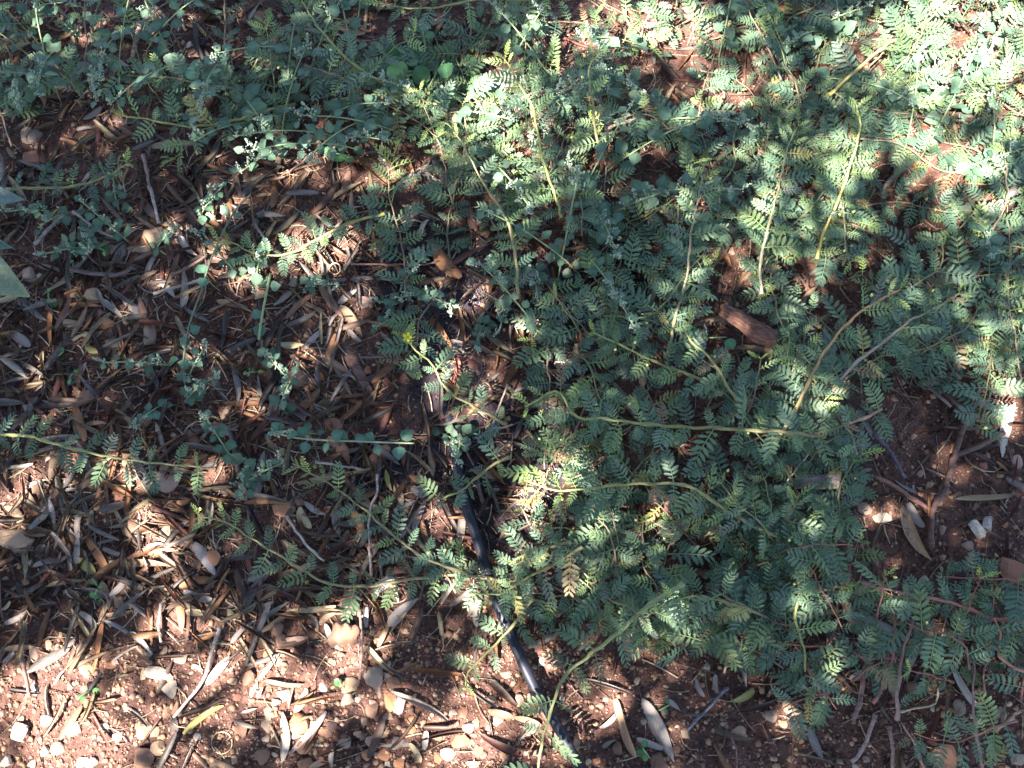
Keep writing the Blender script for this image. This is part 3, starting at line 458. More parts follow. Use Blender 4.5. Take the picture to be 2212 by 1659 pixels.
HL = {(0, 1): "1540 370 1700 560 70 l|930 690 1080 410 60 g|1050 890 1240 1080 90 w|1190 1090 1610 1180 60 r|1580 1070 1600 640 60 g|590 945 880 960 36 o|410 960 430 1340 64 o|345 1320 320 1590 60 s|600 1250 770 1180 60 s|60 1170 240 1290 60 l|880 890 1100 1130 90 g|290 580 490 640 50 g|390 560 540 340 50 g|710 1290 830 1360 50 y|1230 730 1370 500 50 g|1350 730 1530 900 60 w|540 1650 740 1430 90 g|700 1180 800 1000 40 o|200 960 380 1090 70 g|470 1160 600 870 50 b|1480 640 1480 420 50 b|1870 930 2200 1040 50 t|260 140 440 330 60 r|1250 1080 1200 880 60 b|0 870 240 930 40 g|880 580 1080 400 50 g|1400 260 1600 330 70 t",
 (1, 1): "1500 450 1740 790 90 o|1490 1060 1720 1460 105 o|460 1350 820 1560 84 t|730 970 930 1250 74 t|580 1180 420 1350 50 l|600 560 590 750 54 g|700 970 890 830 60 l|620 1150 720 1040 90 l|180 1010 380 740 70 g|1820 140 1880 360 80 r|1390 390 1470 240 70 w|1700 1640 1740 1400 70 r|150 1310 430 1320 40 s|540 790 760 1110 70 b|250 1090 540 860 60 b|980 730 1130 640 50 t|800 740 1170 760 50 g|0 40 250 30 50 t|0 200 280 220 50 g|780 1180 900 1290 40 g",
 (2, 1): "510 1310 560 1580 60 t|680 1420 850 1420 70 o|20 500 220 350 60 b|700 1050 930 1040 40 t|1610 1110 1640 1200 60 g|2050 800 2100 960 40 l",
 (3, 1): "1700 1390 1960 1170 64 w|480 330 820 470 40 t|1270 1640 1510 1570 50 l",
 (0, 2): "170 110 290 340 60 l|60 270 220 310 50 t|720 300 950 305 34 t|970 260 940 600 50 o|0 1000 200 1210 110 t|440 850 260 1190 54 g|400 950 440 1220 60 l|690 950 620 1290 50 g|790 1050 710 1190 80 s|720 1260 930 1600 80 o|990 1020 1060 1270 60 s|1060 1270 1230 1290 50 w|1250 1450 1520 1380 54 o|1040 1500 1500 1530 54 t|1600 1300 1900 1620 90 l|650 1470 810 1600 70 y|250 1520 500 1490 54 g|1790 315 1970 330 40 t|1450 240 1710 220 50 b|380 640 480 520 60 w|1620 370 1720 520 60 b|1740 440 1830 340 80 g|1980 400 1830 400 60 l|130 620 290 380 50 s|0 700 290 665 40 w|180 860 400 780 40 g|1410 900 1560 890 0 b|940 1300 800 1340 50 l|860 1390 1080 1440 50 g|560 1370 600 1630 60 g|540 1190 620 1290 60 g|910 850 1180 850 50 s|550 880 670 870 50 w|1240 1370 1420 1340 50 w|1350 1430 1660 1600 60 t|1960 890 2100 960 50 b|2080 1400 2170 1600 60 r|1900 1050 1990 1150 40 s|520 320 640 230 40 b|940 1480 1010 1630 60 s|490 1620 600 1540 60 b|1710 20 1760 140 60 g|1910 280 2010 160 50 t",
 (1, 2): "220 0 110 320 90 g|290 0 240 290 80 g|960 1100 790 1560 64 t|680 900 700 1310 84 g|370 1040 460 1230 64 s|530 1300 650 1210 50 g|700 1340 800 1230 70 t|1440 980 1340 1270 54 g|1330 860 1500 970 60 g|1110 700 1160 900 60 y|1840 740 2180 760 74 t|1590 780 1700 700 44 t|640 410 820 660 90 b|1150 500 940 700 90 b|1300 330 1260 690 44 r|70 540 0 1050 74 g|400 1000 600 1110 60 l|960 1440 1000 1640 64 l|210 1320 470 1460 74 t|220 1630 480 1520 74 t|1190 820 1270 1040 50 t|720 970 890 900 50 g|1480 840 1580 920 60 b|1180 1070 1380 980 30 g|410 340 440 220 30 w|1120 590 1210 630 40 r|1560 280 1700 220 90 r|100 1490 190 1600 50 g|1050 1260 1110 1100 40 t|380 700 230 690 50 b",
 (2, 2): "165 900 175 1310 40 o|800 1070 740 1370 74 t|1520 1080 1340 1370 84 w|1130 390 1400 530 70 b|400 730 640 610 74 w|1860 1640 1800 1450 70 r|2120 1010 2212 1090 40 g|1920 160 2050 110 80 s|770 1030 990 1110 34 w|680 1470 880 1440 60 g",
 (3, 2): "1120 1010 1390 1530 110 t|1180 1000 1350 1230 84 g|1590 990 2210 930 64 s|1530 0 1760 370 64 g|1770 100 2110 230 130 g|2160 100 2020 620 90 w|720 800 870 710 64 l|1990 640 2090 740 60 o|1700 0 1590 60 50 b|60 560 220 1020 50 o|540 960 680 1150 40 o|0 1210 100 1260 40 g",
 (0, 3): "580 230 800 540 50 s|680 280 830 440 60 g|870 340 1170 290 50 t|440 0 460 150 40 o|890 20 950 290 60 t|1120 460 1320 670 50 w|1350 80 1520 120 50 w|1500 80 1590 490 84 o|1540 60 1870 20 74 o|1600 270 1920 370 90 s|1660 560 1880 460 64 o|1970 570 2210 350 74 l|1540 1350 1930 1090 60 y|890 370 810 830 60 o|700 550 620 820 50 g|640 600 560 820 50 b|0 610 320 600 40 t|2070 1170 2212 1130 54 l|1490 1400 1490 1200 44 d|1760 930 1980 680 40 w|2040 500 2212 800 60 t|0 740 100 640 60 g|0 420 200 290 54 g|1580 130 1850 200 64 l|960 170 1100 0 54 g|530 110 670 180 50 l|150 170 350 30 44 g|1160 0 1190 180 50 l|1370 540 1400 250 60 b|0 160 160 60 40 g|900 360 1140 520 50 l|1650 750 1740 810 50 l|460 900 550 800 40 w|0 290 80 210 50 s|2080 330 2200 60 50 g|2140 310 2200 190 40 g|1960 270 2030 380 50 s|2150 1040 2212 900 30 w",
 (1, 3): "570 400 720 640 74 w|930 600 1180 820 60 s|1120 420 1410 160 84 g|950 160 1190 0 60 w|920 430 1000 180 64 l|1050 630 1170 330 64 t|950 740 1080 1100 54 t|1150 960 1660 1230 64 g|50 900 400 930 64 t|0 900 190 640 60 w|0 1040 50 950 40 w|210 1620 240 1150 74 w|310 1180 440 960 50 t|270 1550 610 1160 50 l|30 480 290 270 44 t|0 290 150 200 84 l|1460 1320 1440 1490 50 w|1880 190 1810 350 84 g|1910 190 1880 430 54 g|2050 380 2020 520 54 s|1980 1150 2212 1210 54 t|1320 1410 1420 1600 60 s|450 310 540 440 50 g|280 300 700 260 40 s|540 390 720 300 50 t|0 500 130 210 50 g|960 0 1000 170 60 g|1180 30 1230 230 50 w|10 210 40 0 40 b|1080 830 1220 920 40 g|60 130 320 70 50 l|430 1640 620 1590 40 t|640 1480 640 1640 50 g",
 (2, 3): "570 870 1060 1020 46 g|860 1040 1050 1560 90 t|1100 1020 1390 1600 94 g|930 1150 740 1310 28 l|540 1120 590 1320 70 b|1900 470 2030 960 60 g|2000 650 2212 800 70 g|2100 990 1860 1090 50 y|1050 1380 1290 1480 40 g|1320 1050 1440 1150 60 l|1730 830 1750 1010 50 g|1560 880 1640 1040 50 g|0 1190 250 1270 60 t|760 1470 890 1400 24 g",
 (3, 3): "260 105 700 80 64 s|590 190 870 590 115 t|1320 400 1180 690 64 g|1300 560 1190 930 64 w|1540 760 1770 1150 74 w|1900 400 1880 720 60 o|1450 1110 1730 1240 50 o|0 770 150 910 84 w|670 880 920 800 60 l|470 150 700 130 64 t|330 1290 450 1600 50 g|250 360 640 270 34 t|1620 320 1680 440 64 y|760 330 1170 520 50 g|1060 700 1070 1060 60 g|700 180 960 20 50 t|180 80 390 180 60 l|1880 800 1930 830 50 l|230 920 350 990 60 w",
 (0, 0): "860 660 1150 680 60 o|690 700 900 600 60 g|1240 640 1500 750 74 l|1720 550 1940 700 90 o|1230 0 1380 250 84 t|540 600 760 590 54 t|1010 530 900 840 84 b|470 990 590 850 54 o|690 1000 860 900 100 g|290 700 350 870 60 o|1400 420 1540 550 84 b|620 1560 740 1430 110 l|1090 1430 1050 1560 60 o|1700 740 1810 760 50 w|1000 520 1130 600 40 l|1310 780 1380 860 50 b|1040 700 1130 810 40 t|0 1210 80 1320 40 t|600 1060 900 1080 60 g|2190 1260 2130 1500 50 b",
 (1, 0): "670 260 940 320 84 t|680 300 770 360 115 l|1610 640 1650 840 54 t|2070 60 2200 180 115 r|2070 300 2200 450 84 t|850 830 930 1000 84 w|30 1380 240 1640 50 b|860 1320 970 1380 60 w|640 1500 680 1280 40 b|180 590 250 650 60 t|1770 290 1790 500 40 l|890 250 980 290 50 o",
 (2, 0): "80 60 120 180 60 o|640 110 780 190 50 s|960 60 1160 70 40 s|1890 990 2000 1110 40 b|2090 1240 2180 1390 40 g|480 730 600 760 50 t",
 (3, 0): "0 70 540 55 60 o|700 40 860 35 60 w|1260 740 1540 600 60 t|1040 630 1560 620 50 g|600 440 780 520 60 g|880 760 1040 840 90 w|1680 880 1840 820 90 g|2000 800 2100 850 60 l|1500 1050 1580 1010 90 g"}
nh = 0
for (c_, r_), s in HL.items():
    for it in s.split("|"):
        a0, b0, a1, b1, w_, tn = it.split(); w_ = float(w_)
        if w_ < 5: continue
        p0 = T(c_, r_, float(a0), float(b0)); p1 = T(c_, r_, float(a1), float(b1)); put_leaf(*p0, *p1, max(w_, 46) * .252 * 1.38, tn); nh += 1
# further leaves of the litter, the largest singly, the rest as one mass
tones = list("gggltttooobbbsswdrr")
def rnd_leaf():
    while True:
        px, py = R.uniform(-20, 2230), R.uniform(-20, 1670)
        if R.random() < litter(px, py): break
    return px, py, R.uniform(0, 6.283)
for i in range(max(0, 318 - nh)):
    px, py, an = rnd_leaf(); L_ = R.uniform(55, 95)
    put_leaf(px - math.cos(an) * L_ / 2, py - math.sin(an) * L_ / 2, px + math.cos(an) * L_ / 2, py + math.sin(an) * L_ / 2, R.uniform(13, 22), R.choice(tones))
Vs = []; Fs = []; Cs = []; o = 0
for i in range(2500):
    px, py, an = rnd_leaf(); q = P(px, py); L_ = R.uniform(48, 108) * PX; me_, v, f, c_ = LV[R.randrange(len(LV))]
    M = np.array(orient(an, R.gauss(0, .12), R.gauss(0, .35), (L_, L_ * R.uniform(.6, 1.15), L_), (q.x, q.y, H(q.x, q.y) + R.uniform(0, .007))))
    Vs.append(v @ M[:3, :3].T + M[:3, 3]); tn = np.array(TONE[R.choice(tones)][0]) * R.uniform(.22, .62); Cs.append(c_ * tn)
    for g in f: Fs.append([g[0] + o, g[1] + o, g[2] + o]); (Fs.append([g[0] + o, g[2] + o, g[3] + o]))
    o += len(v)
tag(kind(link("leaf_litter", bigmesh("leaf_litter", np.concatenate(Vs), np.array(Fs), np.concatenate(Cs), M_dry, True)), "stuff"), "bed of small broken dead leaves under the larger ones", "leaf litter")

# ------------------------------------------------------------------ stones
def stone_mesh(seed, flat, sub=2):
    import bmesh
    r = random.Random(seed); bm = bmesh.new(); bmesh.ops.create_icosphere(bm, subdivisions=sub, radius=.5)
    planes = [(Vector((r.gauss(0, 1), r.gauss(0, 1), r.gauss(0, .7))).normalized(), r.uniform(.22, .40)) for _ in range(10)]
    for v in bm.verts:
        for n_, d_ in planes:
            e = v.co.dot(n_) - d_
            if e > 0: v.co -= n_ * e * .92
        v.co *= 1 + r.uniform(-.03, .03)
    xs = [v.co.x for v in bm.verts]; ys = [v.co.y for v in bm.verts]; sx = max(xs) - min(xs); sy = max(ys) - min(ys)
    for v in bm.verts: v.co.x /= sx; v.co.y /= sy; v.co.z *= flat
    me = bpy.data.meshes.new("stone"); bm.to_mesh(me); bm.free()
    a = me.color_attributes.new("Col", 'FLOAT_COLOR', 'POINT'); a.data.foreach_set("color", [1.] * (4 * len(me.vertices)))
    me.materials.append(M_stone)
    return me
SV = [stone_mesh(i, R.uniform(.6, .95), 2 if i % 3 else 3) for i in range(14)]
ST = {'t': ((.42, .28, .18), "tan"), 'o': ((.40, .19, .10), "orange"), 'g': ((.31, .23, .175), "grey-brown"), 'b': ((.22, .125, .085), "brown"), 'r': ((.27, .12, .08), "red-brown"), 'p': ((.40, .26, .20), "pinkish"), 'w': ((.50, .40, .31), "whitish"), 'd': ((.12, .075, .065), "dark")}
def put_stone(px, py, w_, h_, tone, label=None, rot=None):
    q = P(px, py, .004); s = PX; i = R.randrange(len(SV)); base_, nm = ST[tone]; j = R.uniform(.9, 1.12)
    hz = min(w_, h_) * s * R.uniform(.7, .95)
    o = link("stone", SV[i], None, M=orient(R.gauss(0, .15) if rot is None else rot, R.gauss(0, .1), R.gauss(0, .1), (w_ * s, h_ * s, hz), (q.x, q.y, H(q.x, q.y) + hz * .08)), color=tuple(k * j for k in base_))
    if label is None:
        sz = "large" if max(w_, h_) > 42 else "small" if max(w_, h_) < 20 else "medium"
        sh = "long" if max(w_, h_) > 1.45 * min(w_, h_) else "blocky"
        label = f"{sz} {sh} {nm} stone {near(px, py)}"
    return tag(o, label, "stone", "stones lying on the red soil")
HS = {(0, 0): "230 1120 170 150 g|260 1310 230 150 r|270 1210 60 60 g", (1, 0): "50 190 170 190 b|1050 900 210 200 b",
 (0, 1): "1350 390 200 200 t|790 880 150 140 t|630 850 90 60 t|1290 1220 125 170 g|880 1110 170 110 o|600 1100 140 80 t|1230 920 80 70 g|920 370 90 140 g|200 650 110 110 p|850 1010 90 80 p|1010 1290 110 110 t|920 300 60 60 g|770 630 90 50 t",
 (1, 1): "650 1310 130 210 o|50 860 110 150 t|940 960 140 100 p|350 1620 210 160 b|440 1250 50 50 t|960 1520 60 70 r|110 1440 60 60 p",
 (0, 2): "470 70 120 80 t|60 30 110 90 b|140 1300 290 200 t|1460 800 190 190 p|1850 1460 120 140 o|1140 1180 90 120 b|720 100 210 150 b|330 1390 80 70 b|1410 1260 100 150 t|1430 700 90 70 p|1570 980 120 80 o|1030 930 90 80 r|300 860 90 90 b|560 820 80 50 w|1270 280 110 120 b|20 120 110 80 b|1700 1530 80 80 b",
 (1, 2): "260 1050 180 125 o|1400 800 80 60 o|1380 1110 100 80 b|240 570 60 60 t|680 330 140 110 r|650 1060 120 70 p",
 (2, 2): "1560 1000 60 50 b|1500 1440 90 70 b|250 1570 80 60 r", (3, 2): "830 1050 130 100 g|980 1140 150 90 w|2120 1590 240 200 r|2170 650 90 130 p|1720 1380 90 80 g|1330 930 50 40 o|1560 850 40 40 g|1400 850 60 50 t",
 (0, 3): "960 750 100 60 o|750 780 125 105 t|730 695 75 55 t|390 585 50 70 t|270 660 85 110 p|1340 830 220 95 w|1450 960 115 130 w|1230 1320 110 130 t|1320 1335 75 75 t|740 1090 70 60 o|750 1180 95 55 o|1350 1480 125 110 t|1230 1560 160 150 b|610 1290 130 130 w|140 1340 140 130 w|270 960 60 100 w|890 1290 90 65 w|390 1230 95 90 w|1510 1130 60 110 b|1430 1170 75 90 b|2070 1310 115 100 b|1400 640 60 80 t|1550 690 120 90 p|1280 220 60 45 o|2140 870 100 115 b|30 1600 100 90 w|790 1600 70 80 w|1030 200 90 110 b|190 220 80 60 b|500 490 50 60 t|760 940 45 45 g|1240 1420 60 60 d|1000 730 60 50 p|1280 730 50 40 p|1760 670 50 40 o|2030 1040 60 50 r|1850 1610 60 60 b|480 1480 90 90 w|1010 1370 80 70 t|380 1500 80 70 w|700 1600 100 70 w|240 1620 70 60 p|1170 1280 50 50 g|1580 1480 60 50 b|1750 1560 90 50 t|1930 1600 70 50 b",
 (1, 3): "790 930 145 115 t|780 1060 115 100 g|1010 840 150 200 g|1150 1060 100 155 o|1230 1090 105 140 w|1000 1130 90 130 b|1140 1200 80 60 t|1330 1230 85 75 o|1340 1310 60 60 o|240 1010 115 95 g|160 1080 75 50 w|160 1180 55 60 o|100 1170 70 125 g|80 1270 80 110 g|360 1260 150 155 o|480 1270 80 50 t|590 1340 115 100 b|400 1450 130 120 b|170 450 95 95 b|340 530 175 65 p|210 550 95 100 b|490 490 90 80 o|130 590 50 90 b|760 1420 95 90 g|980 1410 70 85 p|1210 1430 100 100 g|940 1530 75 80 o|1080 1530 105 90 o|920 1240 55 60 t|1310 760 75 65 p|1070 1350 100 60 t|1750 1420 145 100 o|1640 1520 110 90 w|1910 1490 70 100 b|40 1530 110 130 b|430 1610 140 70 o|1320 1085 45 75 b|900 1380 55 60 g|1820 1290 90 80 w|1540 1380 95 60 t|1110 700 70 70 b|300 1360 190 70 p|640 1270 90 90 d|1170 910 100 90 b|570 950 70 90 p|880 330 80 70 w|1230 1600 80 80 o|1680 1170 60 50 p|450 640 70 60 d|1380 960 60 60 b|1560 1560 60 80 o|2070 1240 70 80 w|2150 840 100 60 p|880 1040 40 60 g|700 1470 60 60 p|220 660 50 40 t|2130 1540 80 70 b|1860 1610 110 60 t|80 1390 60 50 g",
 (2, 3): "1480 1350 70 75 t|900 1470 70 100 b|50 1050 70 80 p|140 1040 35 60 w|60 1540 70 60 b|240 730 50 70 w|1950 1330 110 90 t|1820 1270 60 30 w|1390 1490 90 70 o|1600 1550 60 50 r|1830 1200 50 40 t|430 1110 90 50 o|420 1040 40 50 w|1260 1590 130 120 b|720 1580 60 50 o|1290 1170 40 40 p|2190 1180 60 60 g|1120 1240 50 50 g",
 (3, 3): "1520 1550 190 200 o|1260 970 140 95 b|2140 1580 95 85 g|200 1130 155 110 t|1640 1120 95 115 g|1350 30 95 80 l|110 1280 75 50 t|20 1200 90 95 g|1980 1200 95 125 g|1130 1600 110 120 b|830 1580 60 50 g|460 1040 40 60 t|280 1430 50 40 o|680 980 90 60 b|740 1640 60 40 w|600 1600 50 40 g"}
for (c_, r_), s in HS.items():
    for it in s.split("|"):
        a0, b0, w_, h_, tn = it.split(); q = T(c_, r_, float(a0), float(b0)); put_stone(q[0], q[1], float(w_) * .252 * 1.08, float(h_) * .252 * 1.08, 'p' if tn == 'l' else tn)
for i in range(120):
    while True:
        px, py = R.uniform(0, 2212), R.uniform(0, 1659)
        if R.random() < gravel(px, py): break
    w_ = R.uniform(9, 19); put_stone(px, py, w_, w_ * R.uniform(.7, 1.3), R.choice("ttoobbgprw"))

# curved shard with layered edge
q = P(*T(1, 3, 790, 490)); mb = MB(); V = []; F = []; C = []
for k in range(2):
    for i in range(15):
        for j in range(7):
            u = i / 14 - .5; v_ = j / 6 - .5
            wx = .036 * (1 - .25 * abs(v_) - .12 * (v_ + .5)); wy = .025 * (1 - .5 * max(0, u) ** 1.2)
            V.append((u * wx + .002 * math.sin(v_ * 7), v_ * wy + .0015 * math.sin(u * 17), .013 - .10 * (u * wx) ** 2 / .01 * .06 - (v_ * 1.0) ** 2 * .02 + (.0028 if k == 0 else 0) + .0004 * math.sin(u * 31 + v_ * 13)))
            C.append((.25, .14, .09) if (i + j) % 5 else (.2, .115, .08))
for i in range(14):
    for j in range(6):
        a = i * 7 + j; F.append((a, a + 7, a + 8, a + 1)); F.append((a + 105, a + 106, a + 113, a + 112))
for i in range(14):
    a = i * 7; F.append((a, a + 105, a + 112, a + 7)); a += 6; F.append((a, a + 7, a + 112, a + 105))
for j in range(6):
    a = j; F.append((a, a + 1, a + 106, a + 105)); a = 98 + j; F.append((a, a + 105, a + 106, a + 1))
mb.add(V, F, C); o = link("shard", mb.mesh("shard", M_stone), None, (q.x, q.y, H(q.x, q.y) + .008)); tag(o, "curved brown shard with a broken edge, lying on pale straw left of the hose", "shard")

# ------------------------------------------------------------------ black hose
hp = [(1262, 1700, .010), (1248, 1655, .009), (1222, 1600, .010), (1190, 1545, .012), (1158, 1490, .013), (1122, 1415, .013), (1092, 1345, .012), (1066, 1280, .012), (1046, 1215, .012), (1026, 1150, .013), (1006, 1090, .012), (993, 1030, .010), (985, 975, .008), (976, 930, .006), (962, 870, .002), (945, 790, .000), (928, 700, .002), (920, 630, .000), (930, 540, -.004), (950, 420, -.006)]
pts = []
for a_, b_, z in hp:
    q = P(a_, b_, z); pts.append(Vector((q.x, q.y, H(q.x, q.y) * .5 + z + (.006 if b_ > 960 else 0))))
mb = MB(); s_ = spline(pts, .004); tube(mb, s_, .0060, (1, 1, 1), 16)
tag(link("hose", mb.mesh("hose", M_hose)), "black plastic irrigation hose curving down from the wet soil to the bottom edge", "hose")

# ------------------------------------------------------------------ wood chunk, sticks, twigs
def rough_log(name, pts, rads, c, label, cat, flat=.7, n=14, amp=.18):
    s_ = spline(pts, .0035); mb = MB(); m_ = len(s_); V = []; F = []; C = []; rr = random.Random(len(label))
    for i, p in enumerate(s_):
        t = (s_[min(i + 1, m_ - 1)] - s_[max(i - 1, 0)]).normalized(); a = t.cross(Vector((0, 0, 1))).normalized(); b = a.cross(t); f = i / (m_ - 1); r = np.interp(f * (len(rads) - 1), range(len(rads)), rads)
        for k in range(n):
            w = 2 * math.pi * k / n; g = 1 + amp * (float(vnoise(np.array(k * .9 + 3.), np.array(i * .12 + 11.))) - .5) * 2.4 + (.12 if k % 3 == 0 else -.07)
            V.append(p + (a * math.cos(w) + b * math.sin(w) * flat) * r * g + t * rr.uniform(-.002, .002) * (1.3 if i in (0, m_ - 1) else 1)); q_ = rr.uniform(.75, 1.2); C.append((c[0] * q_, c[1] * q_, c[2] * q_))
    for i in range(m_ - 1):
        for k in range(n): F.append((i * n + k, i * n + (k + 1) % n, (i + 1) * n + (k + 1) % n, (i + 1) * n + k))
    F += [tuple(range(n))[::-1], tuple(range((m_ - 1) * n, m_ * n))]; mb.add(V, F, C)
    return tag(link(name, mb.mesh(name, M_wood, False)), label, cat)
rough_log("wood_chunk", [P(1562, 668, .058), P(1600, 690, .060), P(1635, 715, .060), P(1672, 732, .058)], [.007, .009, .010, .0115, .009], (.165, .082, .058), "split reddish-brown chunk of wood among the vines right of centre", "wood", .75, 30, .22)
rough_log("bark_stick", [P(*T(3, 2, 215, 820), .022), P(*T(3, 2, 400, 825), .023), P(*T(3, 2, 580, 805), .022)], [.007, .0075, .009], (.30, .24, .20), "short thick grey stick with a broken end, under the vines right of centre", "stick")
rough_log("bark_stick", [P(*T(3, 2, 220, 150), .030), P(*T(3, 2, 330, 130), .031), P(*T(3, 2, 440, 110), .030)], [.007, .0075, .006], (.30, .17, .12), "short pink-brown stick lying just above the red vine fork right of centre", "stick")
rough_log("wood_chip", [P(*T(3, 2, 1765, 1180), .010), P(*T(3, 2, 1850, 1300), .011)], [.0048, .0055, .0052], (.46, .39, .31), "blocky whitish wood chip near the right edge", "wood chip")
rough_log("wood_chip", [P(*T(3, 2, 1900, 1130), .008), P(*T(3, 2, 1885, 1250), .009)], [.004, .0045], (.30, .24, .21), "small grey wood chip right of the blocky whitish one", "wood chip")
rough_log("twig", [P(*T(1, 1, 740, 1240), .008), P(*T(1, 1, 850, 1500), .009), P(*T(1, 2, 960, 60), .008), P(*T(1, 2, 1010, 260), .007)], [.006, .007, .006, .004], (.13, .075, .06), "thick dark twig running down beside the tan leaves left of the yellow flower", "twig")
def twig(pts, r0, r1, c, label, z=.008, br=()):
    w = []
    for q in pts:
        g = P(*q, z); w.append(Vector((g.x, g.y, H(g.x, g.y) + z + r0)))
    s_ = spline(w, .006); mb = MB(); n = len(s_)
    tube(mb, [p + Vector((R.gauss(0, .0004), R.gauss(0, .0004), 0)) for p in s_], [(r0 + (r1 - r0) * i / n) * (1.35 if i % 8 == 0 else 1) for i in range(n)], c, 7)
    for (k, dx, dy, L_) in br:
        a = s_[int(k * (n - 1))]; tube(mb, spline([a, a + Vector((dx * L_ * .5, dy * L_ * .5, .002)), a + Vector((dx * L_, dy * L_ + .004, .0))], .006), r1, c, 6)
    return tag(link("twig", mb.mesh("twig", M_wood)), label, "twig", "twigs and dead stalks on the ground")
T4 = lambda *a: [T(a[0], a[1], x, y) for x, y in zip(a[2::2], a[3::2])]
BR = (.17, .10, .085); GY = (.30, .24, .21); RD = (.30, .12, .09)
twig(T4(3, 2, 1820, -20, 1760, 150, 1660, 380, 1600, 600, 1500, 900, 1400, 1080, 1385, 1400), .0036, .003, (.13, .075, .06), "long dark stalk running down the bare soil at right to a fork", .006, ((.47, .9, .35, .07), (.2, -.7, .5, .05)))
twig(T4(3, 2, 880, 790, 1030, 850, 1200, 960, 1390, 1075), .0022, .0026, (.22, .11, .09), "reddish twig joining the dark stalk from the left on the bare soil", .006)
twig(T4(3, 2, 880, 420, 990, 520, 1060, 640, 1150, 800), .0022, .0018, (.12, .10, .13), "thin blackish twig on the bare soil at right, left of the dark stalk")
twig(T4(3, 2, 430, 410, 300, 600, 120, 840), .0011, .0009, (.55, .5, .42), "straight pale straw leaning across the vines right of centre", .032)
twig(T4(3, 1, 2060, -10, 1880, 160, 1730, 290), .005, .004, (.26, .20, .19), "thick grey twig near the right edge above mid height", .03)
twig(T4(3, 2, 490, 880, 450, 1050, 480, 1260), .0026, .0022, BR, "dark twig pointing down from the short grey stick", .012)
twig(T4(0, 1, 545, 130, 400, 260, 270, 410), .0024, .002, GY, "straight grey twig slanting over the litter near the left edge")
twig(T4(0, 1, 1310, -20, 1350, 100, 1385, 280), .0022, .0018, (.42, .33, .3), "pale twig pointing down at the round pale stone")
twig(T4(0, 1, 600, 130, 730, 230, 870, 330, 980, 370), .0018, .0014, GY, "thin curved twig over the litter left of the round pale stone", .014)
twig(T4(0, 1, 720, 480, 800, 580, 900, 620, 1000, 600), .0014, .001, BR, "thin dark twig curving below the grey folded leaf at left")
twig(T4(0, 1, 600, 640, 850, 700, 1050, 700, 1160, 640), .003, .0022, (.12, .09, .09), "dark curved stalk in the litter at left")
twig(T4(0, 1, 1340, 880, 1560, 820, 1800, 760), .002, .0016, GY, "grey stalk lying level over the litter below the silvery vine")
twig(T4(0, 1, 1500, 720, 1640, 670, 1800, 570), .002, .0016, BR, "brown stalk slanting up to the silvery vine tip")
twig(T4(1, 1, 820, 630, 1380, 640, 1560, 620), .0013, .001, (.3, .16, .12), "thin level stalk above the wet soil by the foam")
twig(T4(0, 3, 1900, 420, 1820, 700, 1740, 900, 1500, 1210), .0022, .0016, GY, "long grey bent stalk above the yellow-green leaf at bottom left")
twig(T4(2, 3, 1840, 950, 1700, 1090, 1480, 1320), .0017, .0013, (.16, .15, .18), "straight thin dark twig on the soil right of the two tapering leaves")
twig(T4(2, 3, 1870, 1370, 1910, 1480, 1920, 1640), .0013, .0009, BR, "thin curved rootlet at the bottom edge right of centre")
twig(T4(1, 3, 900, 280, 910, 600, 880, 870), .0017, .0013, (.34, .22, .18), "thin upright brown stalk beside the curved shard", .018)
twig(T4(0, 3, 1410, 230, 1380, 400, 1390, 560), .002, .0015, GY, "grey upright stalk near the orange leaf at lower left")
twig(T4(0, 3, 170, 700, 210, 880, 240, 1030), .0024, .0018, BR, "brown upright stalk at the edge of the bright bottom-left patch")
twig(T4(1, 2, 520, 650, 700, 680, 930, 710), .0016, .0012, GY, "thin grey stalk lying level left of the hose end", .012)
twig(T4(1, 2, 280, 1120, 380, 1280, 500, 1420, 590, 1500), .0016, .0012, (.36, .3, .27), "thin pale stalk slanting down from the rounded orange stone", .014)
twig(T4(1, 2, 1040, 760, 1040, 900, 980, 1060, 970, 1300, 990, 1620), .0014, .0011, (.4, .3, .27), "thin long bent stalk left of the middle of the hose", .016)
twig(T4(1, 2, 2160, 0, 2080, 200, 2020, 380), .0012, .001, (.38, .28, .22), "thin upright stalk right of the hose's upper end", .03)
twig(T4(1, 2, 1900, 460, 2020, 380, 2200, 340), .0014, .001, (.34, .25, .2), "thin forked stalk right of the hose's upper end", .02)
twig(T4(1, 2, 1740, 380, 1790, 520, 1870, 690), .0014, .001, BR, "thin dark stalk crossing beside the hose's upper end", .018)
twig(T4(1, 1, 0, 300, 60, 380, 160, 520), .0018, .0014, GY, "grey twig under the silvery vine across the litter")
twig(T4(0, 0, 1220, 240, 1190, 360, 1150, 520), .0034, .0028, (.26, .17, .14), "stout pinkish twig standing between leaves at upper left", .012)
twig(T4(0, 0, 1250, 1360, 1290, 1500, 1320, 1650), .0024, .002, (.26, .17, .15), "upright twig below the yellow-green vine tip at upper left")
twig(T4(1, 0, 330, 1300, 450, 1380, 280, 1520), .0016, .0012, BR, "dark bent twig on the bare red soil at upper left")
twig(T4(3, 0, 1240, 740, 1380, 650, 1520, 560), .004, .0035, (.25, .15, .11), "brown stick slanting in the litter of the top right", .012)
twig(T4(3, 0, 950, 280, 1020, 430, 1100, 540, 1200, 590), .0014, .001, (.5, .36, .26), "thin straw-coloured twig curving in the top right litter", .012)
twig(T4(3, 3, 1120, 1170, 1300, 1130, 1420, 1090, 1440, 960), .0013, .001, (.4, .33, .22), "thin straw stalk bending round at lower right", .012)
twig(T4(3, 3, 890, 1190, 800, 1450, 690, 1600), .0022, .0018, (.32, .22, .2), "pinkish-grey twig slanting at the bottom right of centre")
